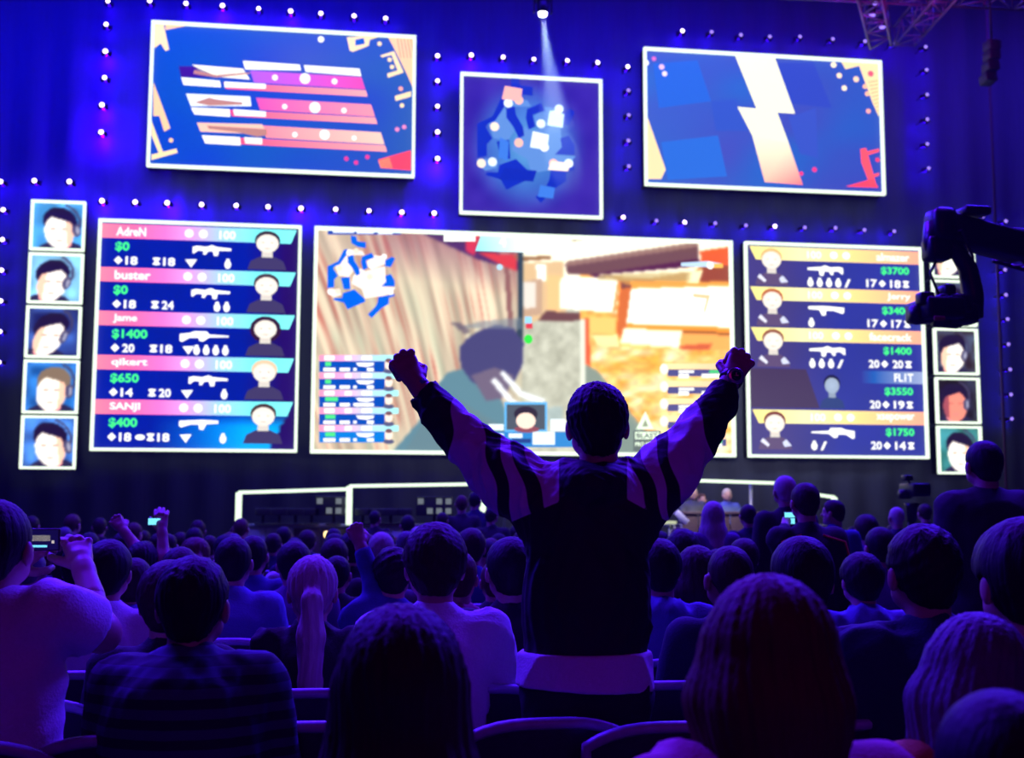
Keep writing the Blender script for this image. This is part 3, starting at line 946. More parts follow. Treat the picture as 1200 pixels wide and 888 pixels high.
def lamp_meshes():
    b = MB()
    b.tube([(0, 0.13, 0.03), (0, 0.45, 0.03)], 0.012, 6)
    b.box((0, 0.125, 0.0), (0.162, 0.02, 0.08))
    b.box((-0.075, 0.07, 0), (0.012, 0.12, 0.05)); b.box((0.075, 0.07, 0), (0.012, 0.12, 0.05))
    h = MB()
    h.lathe((0, 0.11, 0), [(0.02, 0.0), (0.04, 0.02), (0.05, 0.1), (0.05, 0.15)], 14, 'y')
    l = MB()
    l.lathe((0, -0.036, 0), [(0.038, 0.0), (0.034, 0.012), (0.022, 0.02), (0.005, 0.023)], 14, 'y')
    return b.mesh('bracket'), h.mesh('lamp_head'), l.mesh('lens')


LM = lamp_meshes()
for me, m in zip(LM, (BLACK_METAL, BLACK_METAL, LENS)): me.materials.append(m)


def lamp(px, py, label, group, bright, vio=0.1):
    p = on_y(px, py, 23.85)
    root = empty('stage_lamp', (p.x, 23.93, p.z), 0, label, 'lamp', group)
    s = 0.92 + 0.22 * min(bright, 1.2)
    root.scale = (s, 1, s)
    link('bracket', LM[0], None, root)
    hd = link('lamp_head', LM[1], None, root)
    o = link('lens', LM[2], None, hd)
    if bright < 0.65 and px > 700:
        o.material_slots[0].link = 'OBJECT'; o.material_slots[0].material = LENS_DIM
    d = bpy.data.lights.new('lamp_halo_fill', 'POINT')  # added point light behind each lamp, imitating its haze halo on the drape
    d.energy = 9 * bright * (2.6 if bright > 1.1 else 1.0); d.color = (vio * 1.0, 0.0, 1.0); d.shadow_soft_size = 0.03
    g = bpy.data.objects.new('lamp_halo_fill', d); COL.objects.link(g); g.parent = root
    g.location = (0.0, 0.19, -0.04)
    return root


STR = [
    ('top row above the upper left screen', [(126, 0, .6), (175, 0, .6), (217.6, 3, .8), (260.5, 5.5, 1.5), (303, 9, .5), (340.5, 12, 1.2), (376, 14.7, .9), (415, 17.6, .9), (452, 20.4, .8)]),
    ('left column beside the upper left screen', [(124, 27.5, .6), (123, 59, 1.3), (122, 90, .9), (119, 122, 2.0), (118, 154, 2.6)]),
    ('row at far left above the player cameras', [(0, 212, .8), (39.7, 211, 1), (80.7, 212, 1)]),
    ('row above the left score board', [(119, 234.6, 1.2), (158, 236, .9), (195.5, 237, 2.0), (236, 239, .9), (276.5, 240, .9), (314, 241.6, 1), (352.7, 243.4, 1.3), (393.4, 244.5, .8), (432.6, 246.3, .7), (471, 248, 1.4), (509, 249, 1.4)]),
    ('column left of the map screen', [(513, 64.4, 1), (513, 93.7, .6), (513, 123.6, .6), (513, 153.8, 1), (513, 185, 2)]),
    ('row above the map screen', [(552.6, 63.6, 1.5), (590, 66, .7), (626, 68.5, .5), (665.4, 70, .5), (701, 72.4, .8), (736.3, 77.3, .7)]),
    ('column right of the map screen', [(737, 105, .6), (737.5, 134, .45), (737, 164, .6), (737.5, 194, .6)]),
    ('top row above the upper right screen', [(800.5, 35.2, .8), (834.7, 36.5, .5), (869, 40, .5), (903, 42, .5), (938.4, 42, .35), (977, 44.8, .45), (1014.7, 47.5, .6), (1050, 50, .5)]),
    ('right column beside the upper right screen', [(1086, 54, .4), (1087, 81, .4), (1087.6, 110, .4), (1087.8, 139, .6), (1087.8, 168, .5), (1089.5, 196.5, .45)]),
    ('row above the main screen', [(731, 254, .8), (770, 258, .5), (803, 259.8, .7), (839, 261, .6)]),
    ('row above the right score board', [(875, 263.5, .45), (909, 264.5, .8), (944, 266, .4), (980, 266.5, .6), (1014, 269, .5), (1049, 270.4, .5)]),
    ('upper far right row by the crane', [(1153, 253, .4), (1180, 258.5, .5)]),
    ('far right column beside the player cameras', [(1180, 287, .3), (1179, 315.6, .5), (1180, 345, .5), (1182, 373.5, .4), (1183, 403, .3), (1185, 432.5, .3), (1186, 462, .3), (1187, 490.5, .25)]),
    ('dim far left column at the picture edge', [(3, 245, .5), (2, 280, .5), (1, 316, .5), (0, 352, .4), (-1, 388, .4), (-2, 424, .3)]),
]
for where, pts in STR:
    for i, (x, y, b) in enumerate(pts):
        vio = 0.045 if b > 1.1 else 0.03
        nth = ORD[i] + (' from the top' if 'column' in where else ' from the left')
        lamp(x, y, 'round violet lamp, %s, %s' % (nth, where), 'lamps of the ' + where, b, vio)

# ------------------------------------------------------------------ the white spotlight with its beam in the haze
sp = on_y(636, 14, 22.6)
root = empty('beam_spotlight', sp, 0, 'white spotlight above the map screen throwing a visible beam', 'spotlight')
MB().box((0, 0, .3), (.3, .3, .16), bev=.02).box((-.17, 0, .12), (.03, .1, .3)).box((.17, 0, .12), (.03, .1, .3)).box((0, 0, (13.4 - sp.z) / 2 + .3), (.05, .05, 13.4 - sp.z - .4)).build('yoke', BLACK_METAL, root)
MB().lathe((0, 0, -.02), [(.09, .0), (.11, .05), (.12, .22), (.06, .26)], 18).build('lamp_head', BLACK_METAL, root)
MB().lathe((0, 0, -.075), [(.03, -.02), (.075, 0), (.085, .055), (.09, .06)], 18).build('lens', emit('white_lens', (1, 1, 1), 9), root)
tgt = on_y(655, 160, 23.85)
d = bpy.data.lights.new('beam_light', 'SPOT'); d.energy = 2600; d.color = (0.55, 0.8, 1.0); d.spot_size = math.radians(17); d.spot_blend = 0.5; d.shadow_soft_size = 0.04
o = bpy.data.objects.new('beam_light', d); COL.objects.link(o)
o.location = sp + Vector((0, 0, -.1)); o.rotation_euler = (tgt - o.location).to_track_quat('-Z', 'Y').to_euler()

# denser haze only inside the spotlight's beam, a cone shaped like its light
vm = bpy.data.materials.new('stage_haze'); vm.use_nodes = True
nt = vm.node_tree; nt.nodes.clear()
out = nt.nodes.new('ShaderNodeOutputMaterial'); vs_ = nt.nodes.new('ShaderNodeVolumeScatter')
vs_.inputs['Color'].default_value = (1, 1, 1, 1); vs_.inputs['Density'].default_value = 0.012; vs_.inputs['Anisotropy'].default_value = 0.2
nt.links.new(vs_.outputs[0], out.inputs['Volume'])
vs_.inputs['Density'].default_value = 0.22
_a = sp + Vector((0, 0, -.12)); _b = on_y(652, 150, 23.8); _t = (_b - _a).normalized(); _R = _t.to_track_quat('Z', 'Y').to_matrix()
_L = (_b - _a).length
hz = MB().lathe((0, 0, 0), [(.05, 0), (.05 + _L * .075, _L * .5), (.05 + _L * .15, _L)], 24, R=_R).build('beam_haze', vm, None, _a)
tag(hz, 'pale cone of haze lit by the white spotlight', 'haze', kind='stuff')

# ------------------------------------------------------------------ the stage with its booths
STZ = 0.62
stage_m = mat('stage_deck', (0.02, 0.02, 0.025), 0.35)
panel_m = mat('desk_panel_white', (0.5, 0.5, 0.55), 0.5)
desk_m = mat('desk_wood_dark', (0.10, 0.06, 0.055), 0.5)
steel_m = mat('grey_steel', (0.2, 0.2, 0.22), 0.4, 0.5)
st = MB()
st.box((3.2, 21.9, STZ / 2), (26, 4.6, STZ), bev=.01)
tag(st.build('trim_stage_platform', stage_m), kind='structure')
LIT = emit('monitor_glow', tuple(s2l((150, 160, 165))), 0.5)
WARM = emit('warm_lamp', (1.0, 0.72, 0.28), 2.2)


def px_box(mb, x0, y0, x1, y1, yy, dep, o, bev=0.0):
    a = on_y(x0, y1, yy); b = on_y(x1, y0, yy)
    mb.box(((a.x + b.x) / 2 - o.x, yy + dep / 2 - o.y, (a.z + b.z) / 2 - o.z), (abs(b.x - a.x), dep, abs(b.z - a.z)), bev=bev)


def led_bar(root, p0, p1, w=0.055):
    o = Vector(root.location)
    mb = MB(); c = (p0 + p1) / 2 - o; dv = p1 - p0
    if abs(dv.x) > abs(dv.z):
        R = Matrix.Rotation(-math.atan2(dv.z, dv.x), 3, 'Y')
        mb.box(c, (dv.length, .07, w), R, bev=.01)
    else:
        mb.box(c, (w, .07, dv.length), bev=.01)
    return mb.build('led_tube', TUBE_LED, root)


def booth(name, label, x0, x1, yt0, yt1, yb, yy, posts):
    a = on_y(x0, yt0, yy); b = on_y(x1, yt1, yy)
    root = empty(name, ((a.x + b.x) / 2, yy + .4, STZ), 0, label, 'booth')
    o = Vector(root.location)
    led_bar(root, a, b)
    for x in posts:
        t = (x - x0) / (x1 - x0)
        top = a.lerp(b, t)
        led_bar(root, Vector((top.x, yy, top.z)), Vector((top.x, yy, on_y(x, yb, yy).z)), 0.1)
        MB().box((top.x - o.x, .04, (on_y(x, yb, yy).z - STZ) / 2), (.06, .06, on_y(x, yb, yy).z - STZ)).build('post', BLACK_METAL, root)
    # counter and its panels
    ct = on_y((x0 + x1) / 2, 616, yy)
    w = b.x - a.x
    mb = MB(); mb.box((0, .1, ct.z - STZ), (w, .8, .05), bev=.008); mb.build('counter_top', steel_m, root)
    for k in range(4):
        mb = MB(); mb.box((-w / 2 + w * (k + .5) / 4, -.25, (ct.z - STZ - .03) / 2), (w / 4 - .02, .03, ct.z - STZ - .05), bev=.004)
        mb.build('front_panel', panel_m if k in (0, 1) else desk_m, root)
    return root, ct.z


BY = 20.6
b1, cz = booth('player_booth', 'left player booth outlined by white light tubes, longer dark desk', 279, 409, 577, 573, 612, BY, [280])
b2, cz = booth('player_booth', 'middle player booth with brighter white light frame behind the crowd', 409, 567, 569.5, 567, 615, BY - .15, [409.5, 566])
b3, _ = booth('caster_booth', 'right commentator booth with a white light bar over two casters', 785, 911, 562, 566, 612, BY, [])
b4, _ = booth('player_booth', 'small far right booth corner with a short light tube', 960, 978, 580, 582.5, 592, BY + .5, [977.5])
p0 = on_y(882, 567, BY); o = Vector(b3.location)
MB().tube([Vector((p0.x, p0.y + .1, p0.z)) - o, Vector((p0.x, p0.y + .1, STZ)) - o], .035).build('post', steel_m, b3)
pa = on_y(300, 571, BY); pb = on_y(560, 540, BY)


def monitor(px, py, w, h, yy, label, group, lit, facing=0):
    p = on_y(px, py, yy)
    root = empty('monitor', (p.x, yy, cz + .025), facing, label, 'monitor', group)
    MB().box((0, 0, .01), (.26, .2, .02), bev=.005).box((0, .05, .12), (.05, .03, .22)).build('stand', BLACK_METAL, root)
    MB().box((0, 0, .14 + h / 2), (w, .04, h), bev=.008).build('housing', DARK_PLASTIC, root)
    if lit:
        mb = MB()
        nxx, nzz = int(w / .13), int(h / .12)
        for i in range(nxx):
            for j in range(nzz):
                if (i * 7 + j * 5) % 4: mb.box((-w / 2 + w * (i + .5) / nxx, -.022, .14 + h * (j + .5) / nzz), (w / nxx * .62, .006, h / nzz * .6))
        tag(mb.build('display', LIT, root), kind='stuff')
    return root


monitor(391, 606, .62, .32, BY + .1, 'lit monitor of small bright squares at right end of the left booth', None, True)
monitor(509, 606, .62, .32, BY - .0, 'lit monitor of small bright squares inside the middle booth', None, True)
for k, x in enumerate((308, 327, 346, 365)):
    monitor(x, 612, .26, .12, BY + .1, 'low dark monitor, %s from the left on the left booth desk' % ORD[k], 'dark monitors on the left booth desk', False)
for k, x in enumerate((425, 440, 458, 474)):
    monitor(x, 612, .26, .12, BY, 'low dark monitor, %s from the left on the middle booth desk' % ORD[k], 'dark monitors on the middle booth desk', False)
for (x, y, z_, lab) in ((383, 626, 0, 'small warm round lamp glowing below the left booth counter'), (591, 596, 0, 'small pale round lamp glowing near the middle booth right post')):
    p = on_y(x, y, BY - .35)
    root = empty('spot_bulb', p, 0, lab, 'lamp')
    bm = MB(); bm.lathe((0, 0, -.05), [(.01, -.01), (.04, .0), (.055, .05), (.04, .095), (.01, .105)], 14).build('bulb', WARM, root)
    MB().lathe((0, 0, -.12), [(.03, 0), (.035, .07)], 10).tube([(0, 0, -.11), (0, .0, STZ - p.z if BY - .35 > 19.7 else -p.z)], .012).build('socket', BLACK_METAL, root)
# caster desk, tilted white board and pale counter edge
p = on_y(846, 604, BY - .4)
root = empty('caster_desk', (p.x, BY - .15, STZ), 0, 'brown commentator desk with two seated casters behind', 'desk')
zt = on_y(846, 601, BY - .4).z - STZ
MB().box((0, 0, zt), (1.4, .6, .05), bev=.008).build('desk_top', desk_m, root)
for k in range(5):
    MB().box((-.56 + .28 * k, -.26, zt / 2), (.26, .03, zt - .04), bev=.004).build('front_panel', desk_m, root)
paper_m = mat('white_card', (0.85, 0.85, 0.8), 0.6)
p = on_y(799, 606, BY - .75)
root = empty('sloped_board', (p.x, p.y, STZ), 0, 'tilted white board left of the caster desk', 'board')
MB().box((0, 0, p.z - STZ), (.26, .03, .10), Euler((.2, .75, 0)), bev=.004).build('board_panel', paper_m, root)
MB().tube([(0, .03, 0), (0, .03, p.z - STZ)], .015).build('post', steel_m, root)
p = on_y(776, 612, BY - .3)
root = empty('side_table', (p.x, p.y, STZ), 0, 'small pale-edged side table beside the caster desk', 'table')
MB().box((0, 0, p.z - STZ), (.42, .3, .05), bev=.006).build('table_top', emit('self_glowing_top', tuple(s2l((215, 225, 180))), .8), root)  # brightness of the table top is put in as its own glow
for sx in (-1, 1):
    for sy in (-1, 1): MB().tube([(sx * .18, sy * .12, 0), (sx * .18, sy * .12, p.z - STZ - .02)], .015).build('leg', steel_m, root)

# small lettered sign lit above the caster booth
p = on_y(816, 551, 23.2)
root = empty('booth_sign', (p.x, p.y, STZ), 0, 'faint lit sign standing above the commentator booth', 'sign')
MB().box((0, 0, (p.z - STZ)), (.2, .05, .14), bev=.01).build('sign_panel', emit('faint_sign', tuple(s2l((120, 122, 100))), .6), root)
MB().tube([(0, .03, 0), (0, .03, p.z - STZ)], .02).build('post', BLACK_METAL, root)

# ------------------------------------------------------------------ roof trusses
truss_m = mat('truss_dark', (0.12, 0.10, 0.13), 0.45, 0.6, bump=0.05)


def truss(name, a, b, w, label, m, seg=None, cat='truss', hang=True):
    a = Vector(a); b = Vector(b); t = (b - a).normalized(); L_ = (b - a).length
    root = empty(name, a, 0, label, cat)
    s = t.cross(Vector((0, 0, 1))).normalized() if abs(t.z) < .95 else Vector((1, 0, 0))
    u = s.cross(t).normalized()
    n = max(2, int(L_ / (seg or w * 1.2)))
    mb = MB(); c4 = []
    for i, (p, q_) in enumerate(((-1, -1), (1, -1), (1, 1), (-1, 1))):
        off = s * p * w / 2 + u * q_ * w / 2
        c4.append(off)
        mb.tube([off, off + t * L_], w * .07, 6)
    mb.build('chord', m, root)
    mb = MB()
    for k in range(n):
        p0, p1 = t * L_ * k / n, t * L_ * (k + 1) / n
        for i in range(4):
            A, B = c4[i], c4[(i + 1) % 4]
            mb.tube([A + p0, B + p1] if (k + i) % 2 else [B + p0, A + p1], w * .04, 4)
            mb.tube([A + p0, B + p0], w * .04, 4)
    tag(mb.build('brace', m, root), kind='stuff')
    if hang:
        mb = MB()
        for f in (.15, .85):
            q_ = t * L_ * f
            mb.tube([q_ + u * w / 2, Vector((q_.x, q_.y, 13.38 - a.z))], .02, 5)
        mb.build('hanger', BLACK_METAL, root)
    return root


ta = on_y(1008, -60, 19.0); tb = on_y(1032, 44, 23.3)
truss('roof_truss', ta, tb, .42, 'violet lit lighting truss in the upper right corner', truss_m)
ta = on_y(1060, 42, 23.3); tb = on_y(1130, -40, 20.0)
truss('roof_truss', ta, tb, .42, 'purple lit truss slanting out of frame at the upper right', truss_m)
ta = on_y(740, -34, 21.5); tb = on_y(1260, -6, 21.5)
truss('roof_truss', ta, tb, .5, 'long dark red lit truss along the top right edge', truss_m)
for k, (px, py, yy) in enumerate([(1022, 18, 21.8), (1034, 32, 22.4), (1026, 4, 21.2)]):
    p = on_y(px, py, yy)
    root = empty('truss_lamp', p, 0, 'small violet truss lamp, %s in the upper right truss' % ('nearest the middle', 'lowest', 'topmost')[k], 'lamp')
    MB().lathe((0, 0, 0), [(.05, 0), (.08, .06), (.08, .2), (.04, .24)], 12).build('lamp_head', BLACK_METAL, root)
    MB().lathe((0, 0, -.02), [(.02, 0), (.06, .01), (.06, .03)], 12).build('lens', LENS_DIM, root)
    MB().tube([(0, 0, .22), (0, 0, 13.38 - p.z)], .015, 6).build('hanger', BLACK_METAL, root)
area_light('truss_uplight', tuple(on_y(1090, -30, 20.5) + Vector((0, 0, -1.2))), tuple(on_y(1060, -60, 22.5)), (1.5, .4), 18, (1.0, 0.02, 0.35))
area_light('truss_uplight', tuple(on_y(1010, 120, 21.0)), tuple(on_y(1040, 0, 21.8)), (.6, .4), 34, (0.25, 0.0, 1.0), math.radians(80))
# hanging line array at the right
p = on_y(1162, 48, 21.5)
root = empty('hanging_speaker', (p.x, p.y, p.z), 0, 'slim hanging loudspeaker column at the upper right', 'loudspeaker')
for k in range(4):
    MB().box((0, .02 * k * k, -.1 - .2 * k), (.24, .3, .19), Euler((-.05 * k, 0, 0)), bev=.02).build('speaker_box', mat('speaker_black', (.03, .03, .05), .5), root)
MB().tube([(0, 0, 0), (0, 0, 13.38 - p.z)], .02, 6).build('hanger', BLACK_METAL, root)
p = on_y(1160, 100, 22.9)
o = MB().tube([(0, 0, 0), (.0, 0, 13.38)], .03, 8).build('hanging_cable', mat('cable_plum', (.08, .02, .06), .6), None, (p.x, p.y, 0.0))
tag(o, 'dim plum cable loom hanging at the right of the stage', 'cable')

# ------------------------------------------------------------------ camera crane reaching in from the right
CY = 9.0
crane_m = mat('crane_black', (0.012, 0.012, 0.016), 0.35, 0.3)
tip = on_y(1098, 262, CY); tail = on_y(1620, 400, CY + .9)
root = empty('camera_crane', (tail.x, tail.y, 0), 0, 'black camera crane with lattice arm reaching in from the right', 'crane')
o = Vector(root.location)


def lattice(name, a, b, w, w2, n):
    t = (b - a).normalized(); s = t.cross(Vector((0, 0, 1))).normalized(); u = s.cross(t)
    mb = MB(); L_ = (b - a).length
    cs = [(-1, -1), (1, -1), (1, 1), (-1, 1)]
    for p, q_ in cs: mb.tube([a + (s * p + u * q_) * w / 2, b + (s * p + u * q_) * w2 / 2], .018, 6)
    ob = mb.build(name, crane_m, root)
    mb = MB()
    for k in range(n):
        f0, f1 = k / n, (k + 1) / n
        for i in range(4):
            wa, wb = w + (w2 - w) * f0, w + (w2 - w) * f1
            A = a + t * L_ * f0 + (s * cs[i][0] + u * cs[i][1]) * wa / 2
            j = (i + 1) % 4
            B = a + t * L_ * f1 + (s * cs[j][0] + u * cs[j][1]) * wb / 2
            mb.tube([A, B], .01, 4)
    tag(mb.build('brace', crane_m, root), kind='stuff')


lattice('arm_chord', tip + Vector((.62, .1, -.13)) - o, tail - o, .22, .40, 24)
# solid nose section of the arm
a = tip - o; b = tip + Vector((.75, .1, -.165)) - o
mid = (a + b) / 2
MB().box(mid + Vector((0, 0, 0)), ((b - a).length, .24, .23), Matrix.Rotation(math.atan2(-(b - a).z, (b - a).x), 3, 'Y'), bev=.03).box(a + Vector((.03, 0, -.02)), (.2, .26, .28), bev=.06).box(a + Vector((.3, -.02, .10)), (.22, .2, .07), bev=.02).build('arm_nose', crane_m, root)
mb = MB().box((0, 0, .3), (.5, .5, .6), bev=.04).lathe((0, 0, .6), [(.14, 0), (.1, .1), (.09, tail.z - .7), (.13, tail.z - .6)], 16)
for k in range(3):
    an = 2.1 * k + .3
    mb.tube([(0, 0, .15), (.8 * math.cos(an), .8 * math.sin(an), .06)], .05, 8)
mb.build('pedestal', crane_m, root)


def cr(px, py, dy=0.0): return on_y(px, py, CY + dy) - o


# remote head: bent bracket down to the camera cradle
MB().tube([cr(1096, 262), cr(1094, 285), cr(1098, 300)], .09, 10).box(cr(1098, 292), (.2, .2, .2), bev=.04).build('head_motor', crane_m, root)
MB().tube([cr(1102, 283), cr(1120, 292), cr(1134, 314), cr(1140, 345), cr(1140, 372)], .07, 10, rs=[.075, .065, .075, .085, .08]).build('head_bracket', crane_m, root)
MB().tube([cr(1136, 370), cr(1120, 378), cr(1094, 376)], .05, 8).box(cr(1125, 368), (.25, .2, .17), bev=.04).build('cradle', crane_m, root)
vc = MB().box(cr(1096, 364), (.32, .42, .17), bev=.03).box(cr(1118, 358), (.18, .3, .15), bev=.03).box(cr(1084, 350, -.1), (.12, .12, .1), bev=.02).box(cr(1108, 343), (.1, .2, .12), bev=.03).box(cr(1106, 352), (.16, .2, .08), bev=.02)
vc.build('video_camera', crane_m, root)
MB().lathe(cr(1076, 366), [(.085, 0), (.085, .1), (.06, .14), (.06, .2), (.075, .24)], 14, 'x').lathe(cr(1066, 368), [(.06, 0), (.085, .05), (.08, .1)], 14, 'x').build('lens', crane_m, root)
MB().box(cr(1101, 373, -.24), (.09, .02, .035), bev=.006).build('tally_label', mat('red_label', (.4, .03, .05), .5), root)
MB().tube([cr(1106, 290), cr(1112, 275, -.1), cr(1126, 270, -.1), cr(1140, 300, -.05), cr(1141, 340), cr(1130, 360)], .012, 6).tube([cr(1100, 300), cr(1090, 320), cr(1100, 345)], .012, 6).build('cable', DARK_PLASTIC, root)
o = None
# video camera on a tripod behind the crowd, at the right
VY = 12.5
p = on_y(1068, 582, VY)
root = empty('tripod_camera', (p.x, VY, 0), 0, 'broadcast video camera on a tripod between the crowd and the stage', 'camera')
o = Vector(root.location)
MB().box(on_y(1072, 574, VY) - o, (.2, .36, .14), bev=.02).box(on_y(1081, 573, VY) - o, (.12, .2, .1), bev=.03).build('camera_body', crane_m, root)
MB().lathe(on_y(1054, 579, VY) - o, [(.05, 0), (.055, .1), (.04, .14)], 12, 'x').build('viewfinder', crane_m, root)
MB().box(on_y(1063, 560, VY) - o, (.09, .12, .06), bev=.01).tube([on_y(1064, 562, VY) - o, on_y(1068, 570, VY) - o], .012).build('microphone', crane_m, root)
zc = (on_y(1070, 584, VY) - o).z
MB().lathe((0, 0, zc - .25), [(.05, 0), (.06, .15), (.08, .2)], 12).build('tripod_head', crane_m, root)
for k in range(3):
    an = 2.094 * k + .5
    MB().tube([(0, 0, zc - .2), (.42 * math.cos(an), .42 * math.sin(an), .01)], .02, 6).build('leg', crane_m, root)

# ------------------------------------------------------------------ implicit-surface modeller for people
class SDF:
    def __init__(s, lo, hi, h):
        s.h = h
        s.lo = np.array(lo, float) - 2 * h
        s.n = tuple(int(math.ceil((b + 4 * h - a) / h)) for a, b in zip(lo, hi))
        s.F = np.full(s.n, 0.5, np.float32)

    def _ax(s, lo, hi):
        sl = []; A = []
        for i in range(3):
            a = max(0, int(math.floor((lo[i] - s.lo[i]) / s.h)))
            b = min(s.n[i], int(math.ceil((hi[i] - s.lo[i]) / s.h)) + 1)
            if b <= a: return None, None
            sl.append(slice(a, b))
            v = (s.lo[i] + s.h * np.arange(a, b)).astype(np.float32)
            sh = [1, 1, 1]; sh[i] = b - a
            A.append(v.reshape(sh))
        return tuple(sl), A

    def put(s, d, sl, k, mode='add'):
        f = s.F[sl]
        if mode == 'add':
            h = np.maximum(k - np.abs(f - d), 0) / max(k, 1e-6)
            s.F[sl] = np.minimum(f, d) - h * h * k * .25
        else:
            h = np.maximum(k - np.abs(f + d), 0) / max(k, 1e-6)
            s.F[sl] = np.maximum(f, -d) + h * h * k * .25

    def cap(s, a, b, ra, rb=None, k=.02, flat=None, mode='add'):
        rb = ra if rb is None else rb
        a = np.array(a, float); b = np.array(b, float)
        fl = np.array(flat if flat is not None else (1, 1, 1), float)
        m = max(ra, rb) / fl.min() + k + 2 * s.h
        sl, A = s._ax(np.minimum(a, b) - m, np.maximum(a, b) + m)
        if sl is None: return s
        pa = [(A[i] - a[i]) * fl[i] for i in range(3)]
        ba = (b - a) * fl
        L2 = float(ba @ ba) + 1e-12
        t = np.clip((pa[0] * ba[0] + pa[1] * ba[1] + pa[2] * ba[2]) / L2, 0, 1)
        d = np.sqrt((pa[0] - t * ba[0]) ** 2 + (pa[1] - t * ba[1]) ** 2 + (pa[2] - t * ba[2]) ** 2) - (ra + (rb - ra) * t)
        s.put(d.astype(np.float32), sl, k, mode)
        return s

    def chain(s, pts, rs, k=.02, flat=None):
        for i in range(len(pts) - 1): s.cap(pts[i], pts[i + 1], rs[i], rs[i + 1], k, flat)
        return s

    def ell(s, c, r, k=.02, mode='add', R=None):
        c = np.array(c, float); r = np.array(r, float)
        m = r.max() + k + 2 * s.h
        sl, A = s._ax(c - m, c + m)
        if sl is None: return s
        q = [A[i] - c[i] for i in range(3)]
        if R is not None:
            q = [R[0][i] * q[0] + R[1][i] * q[1] + R[2][i] * q[2] for i in range(3)]
        d = (np.sqrt((q[0] / r[0]) ** 2 + (q[1] / r[1]) ** 2 + (q[2] / r[2]) ** 2) - 1) * r.min()
        s.put(d.astype(np.float32), sl, k, mode)
        return s

    def plane(s, p, n, k=.004, lo=None, hi=None):
        """keeps the side that n points to"""
        n = np.array(n, float); n /= np.linalg.norm(n); p = np.array(p, float)
        lo = s.lo if lo is None else lo; hi = s.lo + s.h * np.array(s.n) if hi is None else hi
        sl, A = s._ax(lo, hi)
        if sl is None: return s
        d = (A[0] - p[0]) * n[0] + (A[1] - p[1]) * n[1] + (A[2] - p[2]) * n[2]
        f = s.F[sl]; d = -d
        h = np.maximum(k - np.abs(f - d), 0) / k
        s.F[sl] = np.maximum(f, d) + h * h * k * .25
        return s

    def folds(s, amp, freq=26.0, seed=0, stretch=(1, 1, .55)):
        """cloth creases: warped ridges of several directions"""
        rr = np.random.default_rng(seed)
        sl, A = s._ax(s.lo, s.lo + s.h * np.array(s.n))
        w = np.sin(A[0] * 9 + seed) * 1.3 + np.sin(A[2] * 11 + 2 * seed) * 1.3 + np.sin(A[1] * 13 + A[2] * 5)
        t = 0
        for i in range(4):
            k = rr.normal(size=3) * freq * np.array(stretch) * (0.7 + .4 * i)
            q = np.sin(A[0] * k[0] + A[1] * k[1] + A[2] * k[2] + rr.uniform(0, 6.28) + w)
            m = .5 + .5 * np.sin(A[0] * (5 + i) + A[2] * (7 - i) + A[1] * 6 + i * 2 + seed)
            t = t + (1.2 * np.abs(q) - .7) * m / (1 + .35 * i)
        s.F += (amp * t).astype(np.float32)
        return s

    def strands(s, amp, c, freq=38, seed=0):
        """hair grooves that run from the crown downwards"""
        sl, A = s._ax(s.lo, s.lo + s.h * np.array(s.n))
        th = np.arctan2(A[0] - c[0], -(A[1] - c[1]) + 0 * A[2])
        w = np.sin(th * freq + 2.5 * np.sin(A[2] * 14 + seed) + seed) + .7 * np.sin(th * freq * .47 + 3 * np.sin(A[2] * 7) + 2 * seed)
        s.F += (amp * w).astype(np.float32)
        return s

    def surf(s):
        F = s.F; S = F < 0
        nx, ny, nz = F.shape
        C = [S[i:nx - 1 + i, j:ny - 1 + j, k:nz - 1 + k] for i in (0, 1) for j in (0, 1) for k in (0, 1)]
        cnt = np.zeros(C[0].shape, np.int8)
        for c in C: cnt += c
        act = (cnt > 0) & (cnt < 8)
        idx = np.argwhere(act)
        vid = np.full(act.shape, -1, np.int32); vid[act] = np.arange(len(idx))
        acc = np.zeros((len(idx), 3)); num = np.zeros(len(idx))
        I, J, K = idx.T
        for ax in range(3):
            o = [a for a in range(3) if a != ax]
            for u in (0, 1):
                for v in (0, 1):
                    off = [0, 0, 0]; off[o[0]] = u; off[o[1]] = v
                    a = F[I + off[0], J + off[1], K + off[2]]
                    e = list(off); e[ax] = 1
                    b = F[I + e[0], J + e[1], K + e[2]]
                    m = (a < 0) != (b < 0)
                    t = a / np.where(m, a - b, 1)
                    P = np.tile(np.array(off, float), (len(idx), 1)); P[:, ax] = t
                    acc[m] += P[m]; num[m] += 1
        V = s.lo + s.h * (idx + acc / num[:, None])
        Q = []
        for ax in range(3):
            o = [a for a in range(3) if a != ax]
            A = [slice(None)] * 3; B = [slice(None)] * 3
            A[ax] = slice(0, F.shape[ax] - 1); B[ax] = slice(1, F.shape[ax])
            sa = S[tuple(A)]; sb = S[tuple(B)]
            ch = sa != sb
            e = np.argwhere(ch)
            ok = (e[:, o[0]] > 0) & (e[:, o[1]] > 0) & (e[:, o[0]] < F.shape[o[0]] - 1) & (e[:, o[1]] < F.shape[o[1]] - 1)
            e = e[ok]
            if not len(e): continue
            fl = sa[e[:, 0], e[:, 1], e[:, 2]]
            q = []
            for (u, v) in ((-1, -1), (0, -1), (0, 0), (-1, 0)):
                c = e.copy(); c[:, o[0]] += u; c[:, o[1]] += v
                q.append(vid[c[:, 0], c[:, 1], c[:, 2]])
            q = np.stack(q, 1)
            flip = fl if ax != 1 else ~fl
            q[~flip] = q[~flip][:, ::-1]
            Q.append(q)
        Q = np.concatenate(Q)
        return V, Q[(Q >= 0).all(1)]


def merge(parts):
    V = []; Q = []; b = 0
    for v, q in parts:
        V.append(v); Q.append(q + b); b += len(v)
    return np.concatenate(V), np.concatenate(Q)


v3 = lambda *a: np.array(a, float)

